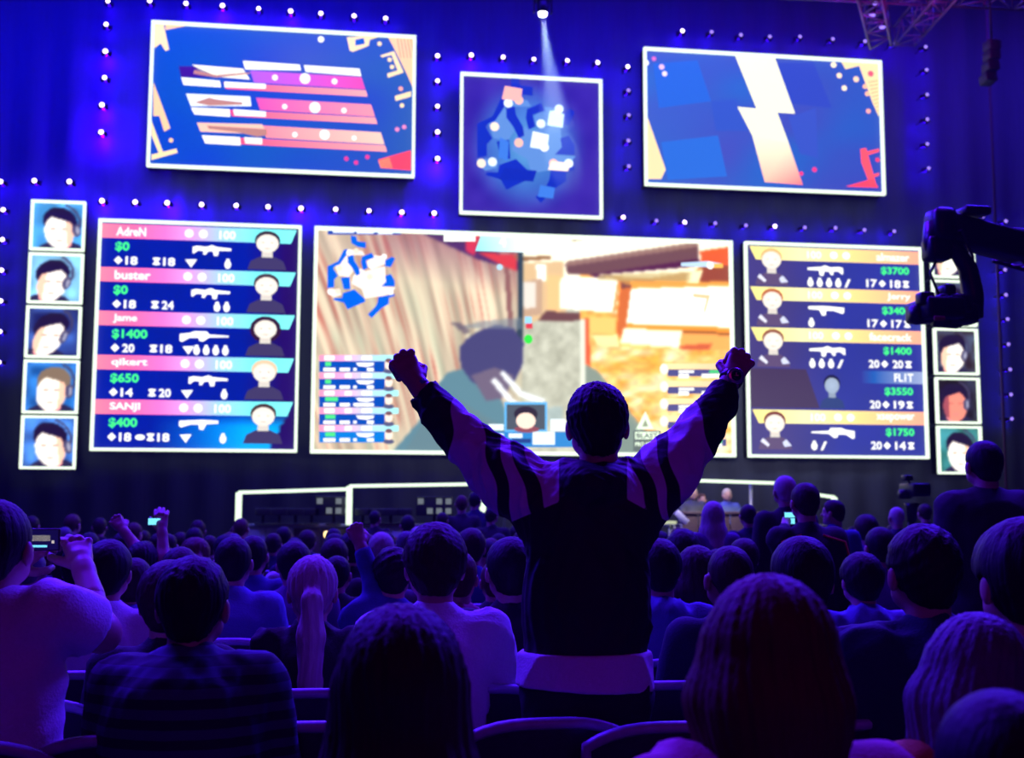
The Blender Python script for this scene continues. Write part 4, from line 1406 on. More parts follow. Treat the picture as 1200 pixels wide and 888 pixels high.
# ---- pose: joints in the person's own frame (+y is the way they face)
def seated(lean=0.0, side=0.0):
    return dict(pel=v3(0, 0, .50), chest=v3(side * .5, lean * .55, .86), neck=v3(side, lean, 1.03), head=v3(side * 1.15, lean * 1.15 + .015, 1.185),
                ls=v3(-.175 + side, lean, .985), rs=v3(.175 + side, lean, .985),
                le=v3(-.235 + side * .6, .07 + lean, .71), re=v3(.235 + side * .6, .07 + lean, .71), lw=v3(-.12, .30, .63), rw=v3(.12, .30, .63),
                lh=v3(-.10, .02, .50), rh=v3(.10, .02, .50), lk=v3(-.13, .44, .50), rk=v3(.13, .44, .50), la=v3(-.13, .42, .10), ra=v3(.13, .42, .10), top=1.30)


def standing(lean=0.0):
    return dict(pel=v3(0, 0, .93), chest=v3(0, lean * .6, 1.30), neck=v3(0, lean, 1.50), head=v3(0, lean * 1.1 + .015, 1.665),
                ls=v3(-.185, lean, 1.445), rs=v3(.185, lean, 1.445),
                le=v3(-.24, -.02 + lean, 1.15), re=v3(.24, -.02 + lean, 1.15), lw=v3(-.22, .14, .93), rw=v3(.22, .14, .93),
                lh=v3(-.09, 0, .92), rh=v3(.09, 0, .92), lk=v3(-.11, .02, .50), rk=v3(.11, .02, .50), la=v3(-.12, -.02, .09), ra=v3(.12, -.02, .09), top=1.78)


def hand(S, w, u, n, s, fist=True, sc=1.0, k=.006):
    """palm, four bent fingers of unequal length and a thumb; u along the forearm, n out of the back of the hand, s towards the thumb"""
    u = u / np.linalg.norm(u); n = n - u * (n @ u); n /= np.linalg.norm(n); s = s - u * (s @ u) - n * (s @ n); s /= np.linalg.norm(s)
    P = lambda a, b, c: w + (u * a + s * b + n * c) * sc
    S.cap(P(-.03, 0, 0), P(.025, 0, 0), .026 * sc, .027 * sc, .02)
    for b in (-.026, -.009, .009, .026):
        S.cap(P(.02, b * .6, 0), P(.070 - abs(b) * .15, b * .95, .002), .0165 * sc, .0145 * sc, .012)
    # index to little finger: side offset, knuckle height, length
    for b, ku, l in ((.031, .084, .93), (.0105, .094, 1.0), (-.0105, .090, .95), (-.031, .078, .80)):
        kn = P(ku, b, .008)
        if fist:
            p1 = P(ku + .006, b * 1.0, -.036 * l)
            p2 = P(ku - .030, b * .93, -.052 * l)
            p3 = P(.042, b * .88, -.028)
        else:
            p1 = P(.12 * l + .004, b * 1.1, -.012); p2 = P(.135 * l + .01, b * 1.12, -.036); p3 = P(.13 * l + .01, b * 1.1, -.055)
        S.chain([kn, p1, p2, p3], [.0122 * sc, .0108 * sc, .0098 * sc, .0082 * sc], k * .7)
    if fist:
        S.chain([P(.012, .026, -.006), P(.036, .044, -.026), P(.060, .040, -.050), P(.070, .016, -.064)], [.015 * sc, .0125 * sc, .0108 * sc, .009 * sc], k)
    else:
        S.chain([P(.012, .026, -.006), P(.042, .052, -.016), P(.072, .066, -.028), P(.095, .066, -.04)], [.015 * sc, .012 * sc, .0105 * sc, .009 * sc], k)


def head_surf(h=.0065, fem=False):
    """neck, skull, jaw, ears, nose, brow, lips, eyes around the origin (centre of the head)"""
    S = SDF((-.11, -.13, -.22), (.11, .14, .14), h)
    w = .94 if fem else 1.0
    S.ell((0, -.012, .032), (.076 * w, .094, .086), .02)
    S.cap((0, .03, -.02), (0, .05, -.072), .056 * w, .034 * w, .03)
    S.cap((-.03, .02, -.045), (.03, .02, -.045), .046 * w, .046 * w, .02)
    S.cap((0, -.028, -.02), (0, -.03, -.20), .054 * w, .058 * w, .03)
    for sx in (-1, 1):
        S.ell((sx * .085 * w, -.004, -.008), (.012, .020, .033), .006)
        S.ell((sx * .034, .086, .012), (.018, .012, .012), .008, 'sub')
        S.ell((sx * .032, .070, .012), (.0125, .0125, .0115), .002)
        S.cap((sx * .015, .082, .030), (sx * .048, .070, .030), .007, .006, .01)
        S.ell((sx * .045, .055, -.022), (.018, .014, .014), .015)
    S.chain([(0, .082, .018), (0, .100, -.012), (0, .104, -.022)], [.006, .009, .011], .008)
    S.cap((-.016, .080, -.047), (.016, .080, -.047), .0075, .0075, .006)
    S.cap((-.013, .079, -.057), (.013, .079, -.057), .007, .007, .005)
    S.ell((0, .076, -.083), (.018, .014, .013), .012)
    return S.surf()


_HEADS = {}


def get_head(fem, fine):
    k = (fem, fine)
    if k not in _HEADS: _HEADS[k] = head_surf(.0055 if fine else .0095, fem)
    return _HEADS[k]


def hair_surf(style, h=.009, seed=0):
    """hair around the head's centre"""
    lo, hi = [-.15, -.17, -.17], [.15, .13, .17]
    if style in ('long', 'verylong'): lo[2] = -.62
    if style == 'ponytail': lo[2] = -.56; lo[1] = -.2
    if style == 'bob': lo = [-.18, -.2, -.26]; hi = [.18, .14, .17]
    S = SDF(lo, hi, h)
    g = {'shaved': .004, 'short': .011, 'crop': .017, 'volume': .026, 'long': .02, 'verylong': .022, 'ponytail': .013, 'bob': .03, 'beanie': .018, 'cap': .015}[style]
    S.ell((0, -.014, .034), (.076 + g, .094 + g, .086 + g), .02)
    if style in ('short', 'crop', 'volume', 'shaved'):
        S.cap((0, -.045, .0), (0, -.05, -.035), .06 + g * .7, .052 + g * .5, .02)
        S.plane((0, .055, .045), (0, -1, .55), .01)
        S.plane((0, 0, -.066), (0, -.25, 1), .014)
        for sx in (-1, 1):
            S.ell((sx * .095, .035, -.045), (.035, .048, .055), .01, 'sub')
            S.ell((sx * .108, -.004, -.012), (.034, .024, .036), .006, 'sub')
    elif style in ('long', 'verylong'):
        L = -.42 if style == 'long' else -.56
        S.chain([(0, -.03, 0), (0, -.055, -.15), (0, -.075, -.30), (0, -.07, L)], [.092, .098, .098, .055], .03, flat=(1, 1.35, 1))
        for sx in (-1, 1):
            S.chain([(sx * .062, .0, 0), (sx * .078, -.005, -.14), (sx * .085, -.02, -.27), (sx * .06, -.04, L + .05)], [.045, .05, .05, .03], .03)
        S.ell((0, .115, -.07), (.062, .085, .15), .015, 'sub')
    elif style == 'bob':
        S.chain([(0, -.03, .01), (0, -.045, -.08), (0, -.05, -.155)], [.112, .128, .112], .03, flat=(1, 1.15, 1))
        for sx in (-1, 1):
            S.chain([(sx * .068, .0, .02), (sx * .092, .005, -.07), (sx * .085, .01, -.15)], [.05, .052, .045], .03)
        S.ell((0, .12, -.07), (.06, .09, .13), .015, 'sub')
        S.ell((0, -.06, -.25), (.07, .14, .10), .02, 'sub')
    elif style == 'ponytail':
        S.cap((0, -.05, -.01), (0, -.05, -.03), .07, .06, .02)
        S.plane((0, .055, .045), (0, -1, .5), .01)
        S.plane((0, 0, -.08), (0, 0, 1), .012, lo=(-.2, -.09, -.2), hi=(.2, .2, .2))
        S.chain([(0, -.105, .02), (0, -.15, -.02), (0, -.155, -.14), (0, -.14, -.30), (0, -.13, -.48)], [.022, .034, .045, .04, .014], .02)
    if style == 'beanie':
        S.plane((0, 0, .0), (0, -.25, 1), .008)
        S.cap((0, -.012, .008), (0, -.012, .008), .092, .092, .01, flat=(1, .9, 4.2))
    elif style == 'cap':
        S.plane((0, 0, .012), (0, -.1, 1), .006)
        S.cap((0, .10, .018), (0, .15, .010), .062, .05, .01, flat=(1, 1, 6))
    else:
        S.strands(.0011 if style in ('short', 'crop', 'volume', 'shaved') else .0020, (0, -.01), 41, seed)
        if style in ('crop', 'volume'): S.folds(.004, 55, seed, (1, 1, 1))
    return S.surf()


_HAIR = {}


def get_hair(style, fine, seed=0):
    k = (style, fine, seed if fine else 0)
    if k not in _HAIR: _HAIR[k] = hair_surf(style, .0065 if fine else .0105, seed)
    return _HAIR[k]


def rot_z(v, a):
    c, s_ = math.cos(a), math.sin(a)
    return np.stack([v[:, 0] * c - v[:, 1] * s_, v[:, 0] * s_ + v[:, 1] * c, v[:, 2]], 1)


def rot_y(v, a):
    c, s_ = math.cos(a), math.sin(a)
    return np.stack([v[:, 0] * c + v[:, 2] * s_, v[:, 1], -v[:, 0] * s_ + v[:, 2] * c], 1)


def rot_x(v, a):
    c, s_ = math.cos(a), math.sin(a)
    return np.stack([v[:, 0], v[:, 1] * c - v[:, 2] * s_, v[:, 1] * s_ + v[:, 2] * c], 1)


def bounds(J, pad=.25):
    P = np.array([v for k, v in J.items() if isinstance(v, np.ndarray)])
    return P.min(0) - pad, P.max(0) + pad


def limbs(S, J, g, k=.03, arms='full', legs=True, torso=True, build=1.0, hands=False):
    b = build
    if torso:
        fl = (1, 1.42, 1)
        S.cap(J['pel'] + v3(0, 0, .02), J['pel'] * .35 + J['chest'] * .65, .155 * b + g, .15 * b + g, .05, fl)
        S.cap(J['pel'] * .5 + J['chest'] * .5, J['chest'], .15 * b + g, .168 * b + g, .05, fl)
        S.cap(J['ls'] + v3(.045, 0, -.025), J['rs'] + v3(-.045, 0, -.025), .072 * b + g, .072 * b + g, .05)
        S.cap(J['chest'] + v3(0, 0, .06), J['neck'] + v3(0, 0, -.02), .12 * b + g, .07 + g, .06, (1, 1.3, 1))
    for a in 'lr':
        sh, e, w = J[a + 's'], J[a + 'e'], J[a + 'w']
        if arms in ('full', 'upper', 'sleeve'):
            end = e if arms != 'upper' else sh * .3 + e * .7
            S.cap(sh, end, .060 * b + g, (.045 if arms != 'upper' else .055) * b + g * 1.2, k)
        if arms in ('full', 'sleeve'):
            S.cap(e, w, .043 + g, .028 + g * (1 if arms == 'full' else .9), k)
    if legs:
        for a in 'lr':
            S.cap(J[a + 'h'], J[a + 'k'], .088 * b + g, .058 + g, .04)
            S.cap(J[a + 'k'], J[a + 'a'], .056 + g, .038 + g, .03)


def d_near(h): return h < .0155


def person_meshes(J, sleeve='long', fem=False, build=1.0, h=.016, fine=False, hair='short', seed=0, head_yaw=0.0, head_tilt=0.0, head_nod=0.0, hs=1.0, open_hand=(), hoodie=False, cut=None):
    lo, hi = bounds(J)
    J['lo'], J['hi'] = lo, hi
    out = {}
    # body
    S = SDF(lo, hi, h)
    limbs(S, J, 0, build=build)
    for a in 'lr':
        S.cap(J[a + 'a'] + v3(0, -.04, -.04), J[a + 'a'] + v3(0, .14, -.055), .036, .03, .03)
        if not fine:
            d = J[a + 'w'] - J[a + 'e']; d /= np.linalg.norm(d)
            S.cap(J[a + 'w'], J[a + 'w'] + d * .09, .030, .034, .02, None)
    S.plane((0, 0, .012), (0, 0, 1))
    parts = [S.surf()]
    hv, hq = get_head(fem, fine)
    hv = hv * hs
    tf = lambda v: rot_z(rot_y(rot_x(v, head_nod), head_tilt), head_yaw) + J['head']
    parts.append((tf(hv), hq))
    if fine:
        for a, sx in (('l', 1), ('r', -1)):
            w, e = J[a + 'w'], J[a + 'e']
            u = (w - e) / np.linalg.norm(w - e)
            Hs = SDF(w - .16, w + .16, .0055)
            n = J.get(a + 'n', v3(0, -1, .2)); sd = J.get(a + 't', v3(sx, 0, 0))
            Hs.cap(w - u * .12, w - u * .01, .036, .027, .01)
            hand(Hs, w + u * .012, u, n, sd, fist=(a not in open_hand))
            parts.append(Hs.surf())
    out['body'] = merge(parts)
    # upper clothing
    S = SDF(lo, hi, h)
    limbs(S, J, .014, arms='sleeve' if sleeve == 'long' else 'upper', legs=False, build=build)
    S.cap(J['neck'] + v3(0, -.012, -.04), J['neck'] + v3(0, -.016, .012), .072, .066, .02)
    if hoodie:
        S.cap(J['neck'] + v3(-.05, -.06, -.0), J['neck'] + v3(.05, -.06, -.0), .05, .05, .03)
        S.cap(J['neck'] + v3(0, -.085, -.02), J['neck'] + v3(0, -.09, -.10), .06, .03, .04)
    S.folds(.011 if d_near(h) else .007, 20, seed)
    S.plane(J['pel'] + v3(0, 0, -.06 if J['top'] < 1.5 else -.12), (0, 0, 1))
    if sleeve != 'long':
        for a in 'lr':
            u = (J[a + 'e'] - J[a + 's']) / np.linalg.norm(J[a + 'e'] - J[a + 's'])
            c_ = J[a + 's'] * .28 + J[a + 'e'] * .72
            S.cap(J[a + 's'] * .6 + J[a + 'e'] * .4, c_, .072 * build, .072 * build, .02)
            S.plane(c_, -u, .004, lo=c_ - .115, hi=c_ + .115)
    if sleeve == 'long':
        for a in 'lr':
            u = (J[a + 'w'] - J[a + 'e']) / np.linalg.norm(J[a + 'w'] - J[a + 'e'])
            S.plane(J[a + 'w'] - u * .012, -u, .004, lo=J[a + 'w'] - .09, hi=J[a + 'w'] + .09)
    out['shirt'] = S.surf()
    # trousers
    S = SDF(lo, hi, h)
    limbs(S, J, .012, arms='none', torso=False, build=build)
    S.cap(J['pel'] + v3(-.06, 0, .02), J['pel'] + v3(.06, 0, .02), .125, .125, .03, (1, 1.2, 1))
    S.folds(.004, 22, seed + 3)
    S.plane((0, 0, J['la'][2] - .02), (0, 0, 1))
    S.plane(J['pel'] + v3(0, 0, .10), (0, 0, -1))
    out['trousers'] = S.surf()
    if hair:
        v, q = get_hair(hair, fine, seed)
        out['hair'] = (tf(v * hs), q)
    return out


PM = {}


def meshes_named(out):
    return {k: fast_mesh(k, *v) for k, v in out.items()}


# ---- materials of skin, hair and cloth
SKINM = [mat('skin_light', (0.50, 0.28, 0.21), 0.5, scale=60, amount=.08, bump=.05), mat('skin_tan', (0.32, 0.17, 0.12), 0.5, scale=60, amount=.08, bump=.05)]
HAIRM = {
    'black': mat('hair_black', (0.012, 0.009, 0.009), 0.62, spec=.25, scale=90, stretch=(1, 1, .1), bump=.4),
    'dark': mat('hair_dark_brown', (0.035, 0.018, 0.012), 0.62, spec=.25, scale=90, stretch=(1, 1, .1), bump=.4),
    'brown': mat('hair_brown', (0.09, 0.04, 0.022), 0.62, spec=.25, scale=90, stretch=(1, 1, .1), bump=.4),
    'red': mat('hair_chestnut', (0.11, 0.028, 0.018), 0.62, spec=.25, scale=90, stretch=(1, 1, .1), bump=.4),
    'blond': mat('hair_blond', (0.46, 0.38, 0.32), 0.62, spec=.25, scale=90, stretch=(1, 1, .1), bump=.4),
    'grey': mat('hair_grey', (0.12, 0.11, 0.12), 0.62, spec=.25, scale=90, stretch=(1, 1, .1), bump=.4)}


def cloth(name, c, **k): return mat(name, c, 0.85, scale=140, amount=.12, bump=.25, **k)


SHIRT = {
    'black': cloth('cloth_black', (0.012, 0.012, 0.014)), 'navy': cloth('cloth_navy', (0.012, 0.018, 0.05)), 'white': cloth('cloth_white', (0.78, 0.76, 0.78)),
    'grey': cloth('cloth_grey', (0.10, 0.10, 0.12)), 'blue': cloth('cloth_blue', (0.04, 0.07, 0.25)), 'lightblue': cloth('cloth_light_blue', (0.14, 0.19, 0.45)),
    'purple': cloth('cloth_purple', (0.14, 0.06, 0.22)), 'rose': cloth('cloth_rose', (0.55, 0.16, 0.25)), 'mustard': cloth('cloth_mustard', (0.55, 0.28, 0.04)),
    'red': cloth('cloth_red', (0.35, 0.02, 0.03)), 'teal': cloth('cloth_teal', (0.02, 0.07, 0.09))}
TROUSER = [cloth('trousers_dark', (0.015, 0.016, 0.02)), cloth('trousers_denim', (0.03, 0.045, 0.10))]


def put_person(me, loc, rz, scale, skin, hairc, shirt, trousers, label, group=None, name='person'):
    root = empty(name, loc, rz, label, 'person', group, scale)
    for k, m in (('body', skin), ('shirt', shirt), ('trousers', trousers), ('hair', hairc)):
        if k in me:
            link(k, me[k], m, root)
    return root


CHAIR_SPOTS = []


def seat_spot(p, rz, label=None, group=None):
    CHAIR_SPOTS.append((p.x, p.y, rz, label, group))


# ---- people read off the photograph: head centre x, top of the head y, distance, look
PEOPLE = []


def person(px, ytop, d, label, hair='short', hairc='dark', shirt='black', sleeve='long', stand=False, rz=0.0, pose=None, fine=None, fem=False, build=1.0, skin=0, name='person',
           yaw=0.0, tilt=0.0, nod=0.0, hs=1.0, hoodie=False, open_hand=(), seed=None, face=False, group=None, lean=0.03, side=0.0, trousers=0, smin=.9, smax=1.12, baseT=None):
    P = at_depth(px, ytop, d)
    J = standing(lean) if stand else seated(lean, side)
    gtop = {None: 0, 'shaved': .004, 'short': .011, 'crop': .017, 'volume': .026, 'long': .02, 'verylong': .022, 'ponytail': .013, 'bob': .03, 'beanie': .018, 'cap': .015}[hair]
    top = J['head'][2] + (.12 + gtop) * hs
    floor_z = STZ if baseT == 'stage' else 0.0
    sc = min(max((P.z - floor_z) / top, smin), smax)
    fine = (d < 3.9) if fine is None else fine
    sd = len(PEOPLE) if seed is None else seed
    rzz = rz + (math.pi if face else 0)
    loc = Vector((P.x, P.y, floor_z))
    if pose: pose(J, loc, sc)
    h = .0125 if d < 3 else (.015 if d < 6.5 else .02)
    off = J['head'][:2]
    c, s_ = math.cos(rzz), math.sin(rzz)
    loc = loc - Vector((c * off[0] - s_ * off[1], s_ * off[0] + c * off[1], 0)) * sc if not pose else loc
    me = meshes_named(person_meshes(J, sleeve, fem, build, h, fine, hair, sd, yaw, tilt, nod, hs, open_hand, hoodie))
    r = put_person(me, loc, rzz, sc, SKINM[skin], HAIRM[hairc] if hairc in HAIRM else SHIRT[hairc], SHIRT[shirt], TROUSER[trousers], label, group, name)
    PEOPLE.append((px, ytop, d, r))
    if not stand and baseT is None: seat_spot(loc, rzz, r)
    return r, J, loc, sc


def loc_of(loc, sc, px, py, dy):
    """point of the place on the plane dy in front of the person, in the person's own unscaled frame"""
    p = on_y(px, py, loc.y + dy)
    return v3((p.x - loc.x) / sc, (p.y - loc.y) / sc, (p.z - loc.z) / sc)


def build_phone(name, c, w, h, rx, rz, glow, label):
    root = empty(name, c, rz, label, 'phone')
    R = Matrix.Rotation(rx, 3, 'X')
    MB().box((0, 0, 0), (w, .010, h), R, bev=.004).build('housing', DARK_PLASTIC, root)
    v = R @ Vector((0, -.0065, 0))
    cols = glow
    for i, (u0, u1, v0, v1, m) in enumerate(cols):
        MB().box(R @ Vector((w * ((u0 + u1) / 2 - .5) * .9, -.0062, h * ((v0 + v1) / 2 - .5) * .88)), (w * .9 * (u1 - u0), .0016, h * .88 * (v1 - v0)), R).build('display', m, root)
    return root


# ============ main figure: standing fan with both arms up, seen from behind
GD = 3.72
GP = at_depth(690, 600, GD)
GLOC = Vector((GP.x, GP.y, 0))
GY = GP.y


def gpt(px, py, dy=0.0):
    p = on_y(px, py, GY + dy)
    return v3(p.x - GLOC.x, p.y - GLOC.y, p.z)


def build_fan():
    root = empty('person', GLOC, 0, 'standing fan in a black and white jacket, both fists raised, back turned', 'person')
    ls, rs = gpt(640, 588), gpt(744, 586)
    le, re_ = gpt(548, 516, .10), gpt(818, 506, .10)
    lw, rw = gpt(490, 451, .16), gpt(855, 447, .16)
    J = dict(pel=gpt(688, 800, 0), chest=gpt(690, 655, 0), neck=gpt(699, 566, 0), head=gpt(700, 500, .0))
    hp = J['head'].copy(); hp[2] += 0
    pel = J['pel']
    lo = v3(-.75, -.35, 0.0); hi = v3(.62, .45, 2.1)
    # --- body (fine grid so that the fingers stay separate)
    S = SDF(lo, hi, .0085)
    S.cap(pel, J['chest'], .14, .15, .05, (1, 1.45, 1))
    S.cap(ls + v3(.03, 0, -.02), rs + v3(-.03, 0, -.02), .07, .07, .05)
    S.cap(J['chest'], J['neck'], .13, .06, .05, (1, 1.3, 1))
    S.cap(J['neck'] + v3(0, 0, -.03), hp + v3(0, -.02, -.06), .06, .056, .03)
    for s_, e, w in ((ls, le, lw), (rs, re_, rw)):
        S.cap(s_, e, .058, .044, .03); S.cap(e, w, .043, .028, .03)
    for sx in (-1, 1):
        hj = pel + v3(sx * .09, 0, -.04); kn = v3(pel[0] + sx * .11, .03, .50); an = v3(pel[0] + sx * .12, -.02, .10)
        S.cap(hj, kn, .088, .058, .04); S.cap(kn, an, .055, .038, .03); S.cap(an + v3(0, -.03, -.04), an + v3(0, .15, -.055), .036, .03, .03)
    S.plane((0, 0, .012), (0, 0, 1))
    parts = [S.surf()]
    hv, hq = get_head(False, True)
    ys, tl = -.10, -.03
    tf = lambda v: rot_z(rot_y(rot_x(v * 1.02, .12), tl), ys) + hp
    parts.append((tf(hv), hq))
    for (w, e, sx) in ((lw, le, 1), (rw, re_, -1)):
        u = (w - e) / np.linalg.norm(w - e)
        Hs = SDF(w - .17, w + .17, .0042)
        Hs.cap(w - u * .13, w, .036, .027, .01)
        u2 = u + v3(-sx * .02, .12, .42) if sx > 0 else u + v3(.10, .12, .30)
        hand(Hs, w + u * .012, u2, v3(0, -1, .12), v3(sx, 0, 0), True, 1.10, .005)
        parts.append(Hs.surf())
    V, Q = merge(parts)
    link('body', fast_mesh('body', V, Q), SKINM[0], root)
    v, q = hair_surf('crop', .0055, 3)
    link('hair', fast_mesh('hair', tf(v * 1.0), q), HAIRM['black'], root)
    # --- jacket
    S = SDF(lo, hi, .0065)
    fl = (1, 1.35, 1)
    S.cap(gpt(686, 810), gpt(688, 690), .188, .186, .04, fl)
    S.cap(gpt(688, 700), gpt(689, 640), .186, .180, .05, fl)
    S.cap(gpt(664, 606), gpt(716, 606), .115, .115, .06, (1, 1.15, 1))
    S.cap(gpt(655, 594), gpt(731, 592), .085, .085, .06)
    S.cap(gpt(697, 590), gpt(698, 560), .085, .07, .05)
    for (s_, e, w, sx) in ((ls, le, lw, -1), (rs, re_, rw, 1)):
        m1 = s_ * .5 + e * .5 + v3(0, 0, -.018)
        S.chain([s_ + v3(-sx * .03, 0, -.03), m1, e + v3(0, 0, -.004)], [.115, .092, .070], .05)
        S.chain([e + v3(0, 0, -.004), e * .45 + w * .55 + v3(0, 0, -.006), w], [.070, .056, .036], .03)
        u = (w - e) / np.linalg.norm(w - e)
        # gathered folds along the sleeve
        for t, r_ in ((.1, .075), (.38, .068), (.62, .060), (.8, .052)):
            c = e * (1 - t) + w * t
            S.cap(c + v3(0, 0, -.012), c + v3(sx * .004, .0, .004), r_ * .97, r_ * .9, .012)
        S.cap(w - u * .055, w - u * .034, .042, .045, .008)
        for t, r_ in ((.25, .098), (.5, .088), (.75, .078)):
            c = (s_ + v3(0, 0, -.02)) * (1 - t) + e * t
            S.ell(c + v3(0, 0, -.02), (.055, r_, r_), .03)
        S.plane(w - u * .026, -u, .004, lo=w - .09, hi=w + .10)
    # soft hood and collar gathered behind the neck
    S.chain([gpt(656, 556, -.03), gpt(676, 566, -.085), gpt(698, 569, -.10), gpt(720, 565, -.085), gpt(737, 554, -.03)], [.036, .044, .05, .044, .036], .03)
    S.chain([gpt(662, 546, -.02), gpt(697, 556, -.065), gpt(733, 545, -.02)], [.026, .034, .026], .02)
    S.folds(.0085, 19, 5, (1, 1, .8)); S.folds(.004, 46, 9)
    S.plane(gpt(688, 772), (0, 0, 1), .02)
    V, Q = S.surf()
    me = fast_mesh('jacket', V, Q)
    # pattern field: positive where the cloth is white
    D = V - (np.array(EYE) - np.array(GLOC))
    dz = D @ np.array(FWD)
    PX = 600 + FPX * (D @ np.array(RGT)) / dz; PY = 444 - FPX * (D @ np.array(UPV)) / dz
    # the cut lines of the pattern, drawn on the flat of the back (x across, y down; one unit is 2.6 mm)
    wob = 2.2 * np.sin(V[:, 2] * 40) + 1.5 * np.sin(V[:, 0] * 55 + 1)

    def line(x0, y0, x1, y1):
        """signed distance, positive to the right of the line walked downwards"""
        dx, dy = x1 - x0, y1 - y0; L_ = math.hypot(dx, dy)
        return ((PX - x0) * dy - (PY - y0) * dx) / L_
    left = PX < 690
    # sleeve region begins above the back yoke
    yl = np.minimum(655 - PX, (588 + (655 - PX) * .42) - PY) * 1.0
    yr = np.minimum(PX - 735, (585 + (PX - 735) * .55) - PY) * 1.0
    wl = np.minimum(yl, line(531, 465, 526, 560) + wob)
    wr = np.minimum(yr, -line(812, 462, 838, 540) + wob)
    s1 = np.abs(line(574, 503, 592, 600) + wob) - 7.5
    s2 = np.abs(line(606, 520, 634, 606) + wob) - 7.5
    s3 = np.abs(line(774, 508, 792, 596) + wob) - 7
    s4 = np.abs(line(744, 530, 768, 600) + wob) - 6.5
    wh = np.where(left, np.minimum(np.minimum(wl, s1), s2), np.minimum(np.minimum(wr, s3), s4))
    a = me.attributes.new('white_area', 'FLOAT', 'POINT'); a.data.foreach_set('value', wh.astype(np.float32))
    m = bpy.data.materials.new('jacket_cloth'); m.use_nodes = True
    nt = m.node_tree; N = nt.nodes; L = nt.links; b = N['Principled BSDF']
    b.inputs['Roughness'].default_value = .7
    at = N.new('ShaderNodeAttribute'); at.attribute_name = 'white_area'
    mr = N.new('ShaderNodeMapRange'); mr.inputs[1].default_value = -.6; mr.inputs[2].default_value = .6
    mx = N.new('ShaderNodeMix'); mx.data_type = 'RGBA'
    mx.inputs[6].default_value = (.008, .008, .012, 1); mx.inputs[7].default_value = (.80, .76, .80, 1)
    no = N.new('ShaderNodeTexNoise'); no.inputs['Scale'].default_value = 18; bp = N.new('ShaderNodeBump'); bp.inputs['Strength'].default_value = .25; bp.inputs['Distance'].default_value = .02
    tc = N.new('ShaderNodeTexCoord'); L.new(tc.outputs['Object'], no.inputs['Vector']); L.new(no.outputs['Fac'], bp.inputs['Height']); L.new(bp.outputs[0], b.inputs['Normal'])
    L.new(at.outputs['Fac'], mr.inputs[0]); L.new(mr.outputs[0], mx.inputs[0]); L.new(mx.outputs[2], b.inputs['Base Color'])
    jk = link('jacket', me, m, root)
    # --- white shirt hem below the jacket
    S = SDF((lo[0], lo[1], .7), (hi[0], hi[1], 1.25), .0075)
    S.cap(gpt(685, 720), gpt(683, 850), .198, .218, .03, (1, 1.35, 1))
    S.folds(.012, 17, 2, (1, 1, .3))
    S.plane(gpt(684, 762), (0, 0, -1), .01)
    S.plane(gpt(684, 805), (.05, 0, 1), .006)
    link('shirt_hem', fast_mesh('shirt_hem', *S.surf()), SHIRT['white'], root)
    # --- trousers and shoes
    S = SDF((lo[0], lo[1], 0), (hi[0], hi[1], 1.1), .011)
    S.cap(pel + v3(-.05, 0, -.02), pel + v3(.05, 0, -.02), .15, .15, .04, (1, 1.25, 1))
    for sx in (-1, 1):
        hj = pel + v3(sx * .09, 0, -.04); kn = v3(pel[0] + sx * .11, .03, .50); an = v3(pel[0] + sx * .12, -.02, .10)
        S.cap(hj, kn, .105, .078, .03); S.cap(kn, an, .076, .062, .03)
    S.folds(.007, 22, 6, (1, 1, .5)); S.plane((0, 0, .05), (0, 0, 1)); S.plane(gpt(684, 778), (0, 0, -1))
    link('trousers', fast_mesh('trousers', *S.surf()), TROUSER[0], root)
    for sx in (-1, 1):
        S = SDF((-.3, -.2, 0), (.3, .3, .15), .009)
        an = v3(pel[0] + sx * .12, -.02, .10)
        S.cap(an + v3(0, -.04, -.045), an + v3(0, .16, -.06), .05, .04, .02); S.plane((0, 0, .006), (0, 0, 1))
        link('shoe', fast_mesh('shoe', *S.surf()), SHIRT['black'], root)
    # --- watch on the right wrist, bracelet on the left
    u = Vector(rw - re_).normalized()
    R = u.to_track_quat('Z', 'Y').to_matrix()
    c = Vector(rw) + u * .012
    w1 = MB().lathe(c, [(.034, -.012), (.039, -.010), (.039, .010), (.034, .012)], 24, R=R)
    strap = w1.build('watch_strap', mat('watch_strap', (.03, .02, .03), .4), root)
    fc = c + Vector((0, -.040, .004))
    n_ = Vector((0, -1, .15)).normalized(); R2 = n_.to_track_quat('Z', 'Y').to_matrix()
    ws = MB().lathe(fc, [(.024, -.006), (.028, 0), (.028, .008), (.023, .010)], 24, R=R2).build('watch_case', mat('watch_steel', (.5, .4, .45), .25, .9), root)
    MB().lathe(fc + n_ * .0105, [(.017, -.001), (.017, .0006)], 24, R=R2).build('dial', mat('watch_dial', (.01, .01, .012), .2), ws)
    hm = MB().box(fc + n_ * .0118 + R2 @ Vector((0, .005, 0)), (.0018, .010, .0008), R2).box(fc + n_ * .0118 + R2 @ Vector((.004, 0, 0)), (.009, .0018, .0008), R2)
    hm.build('hands', mat('watch_steel', (.5, .4, .45), .25, .9), ws)
    u = Vector(lw - le).normalized(); R = u.to_track_quat('Z', 'Y').to_matrix()
    MB().lathe(Vector(lw) - u * .008, [(.030, -.008), (.033, -.007), (.033, .007), (.030, .008)], 24, R=R).build('bracelet', mat('bracelet_fabric', (.1, .08, .5), .5), root)


t0 = time.time()
build_fan()


# ============ neighbours, nearest first
def P_arm(side_, epx, ewpx, dye, dyw):
    def f(J, loc, sc):
        J[side_ + 'e'] = loc_of(loc, sc, epx[0], epx[1], dye)
        J[side_ + 'w'] = loc_of(loc, sc, ewpx[0], ewpx[1], dyw)
    return f


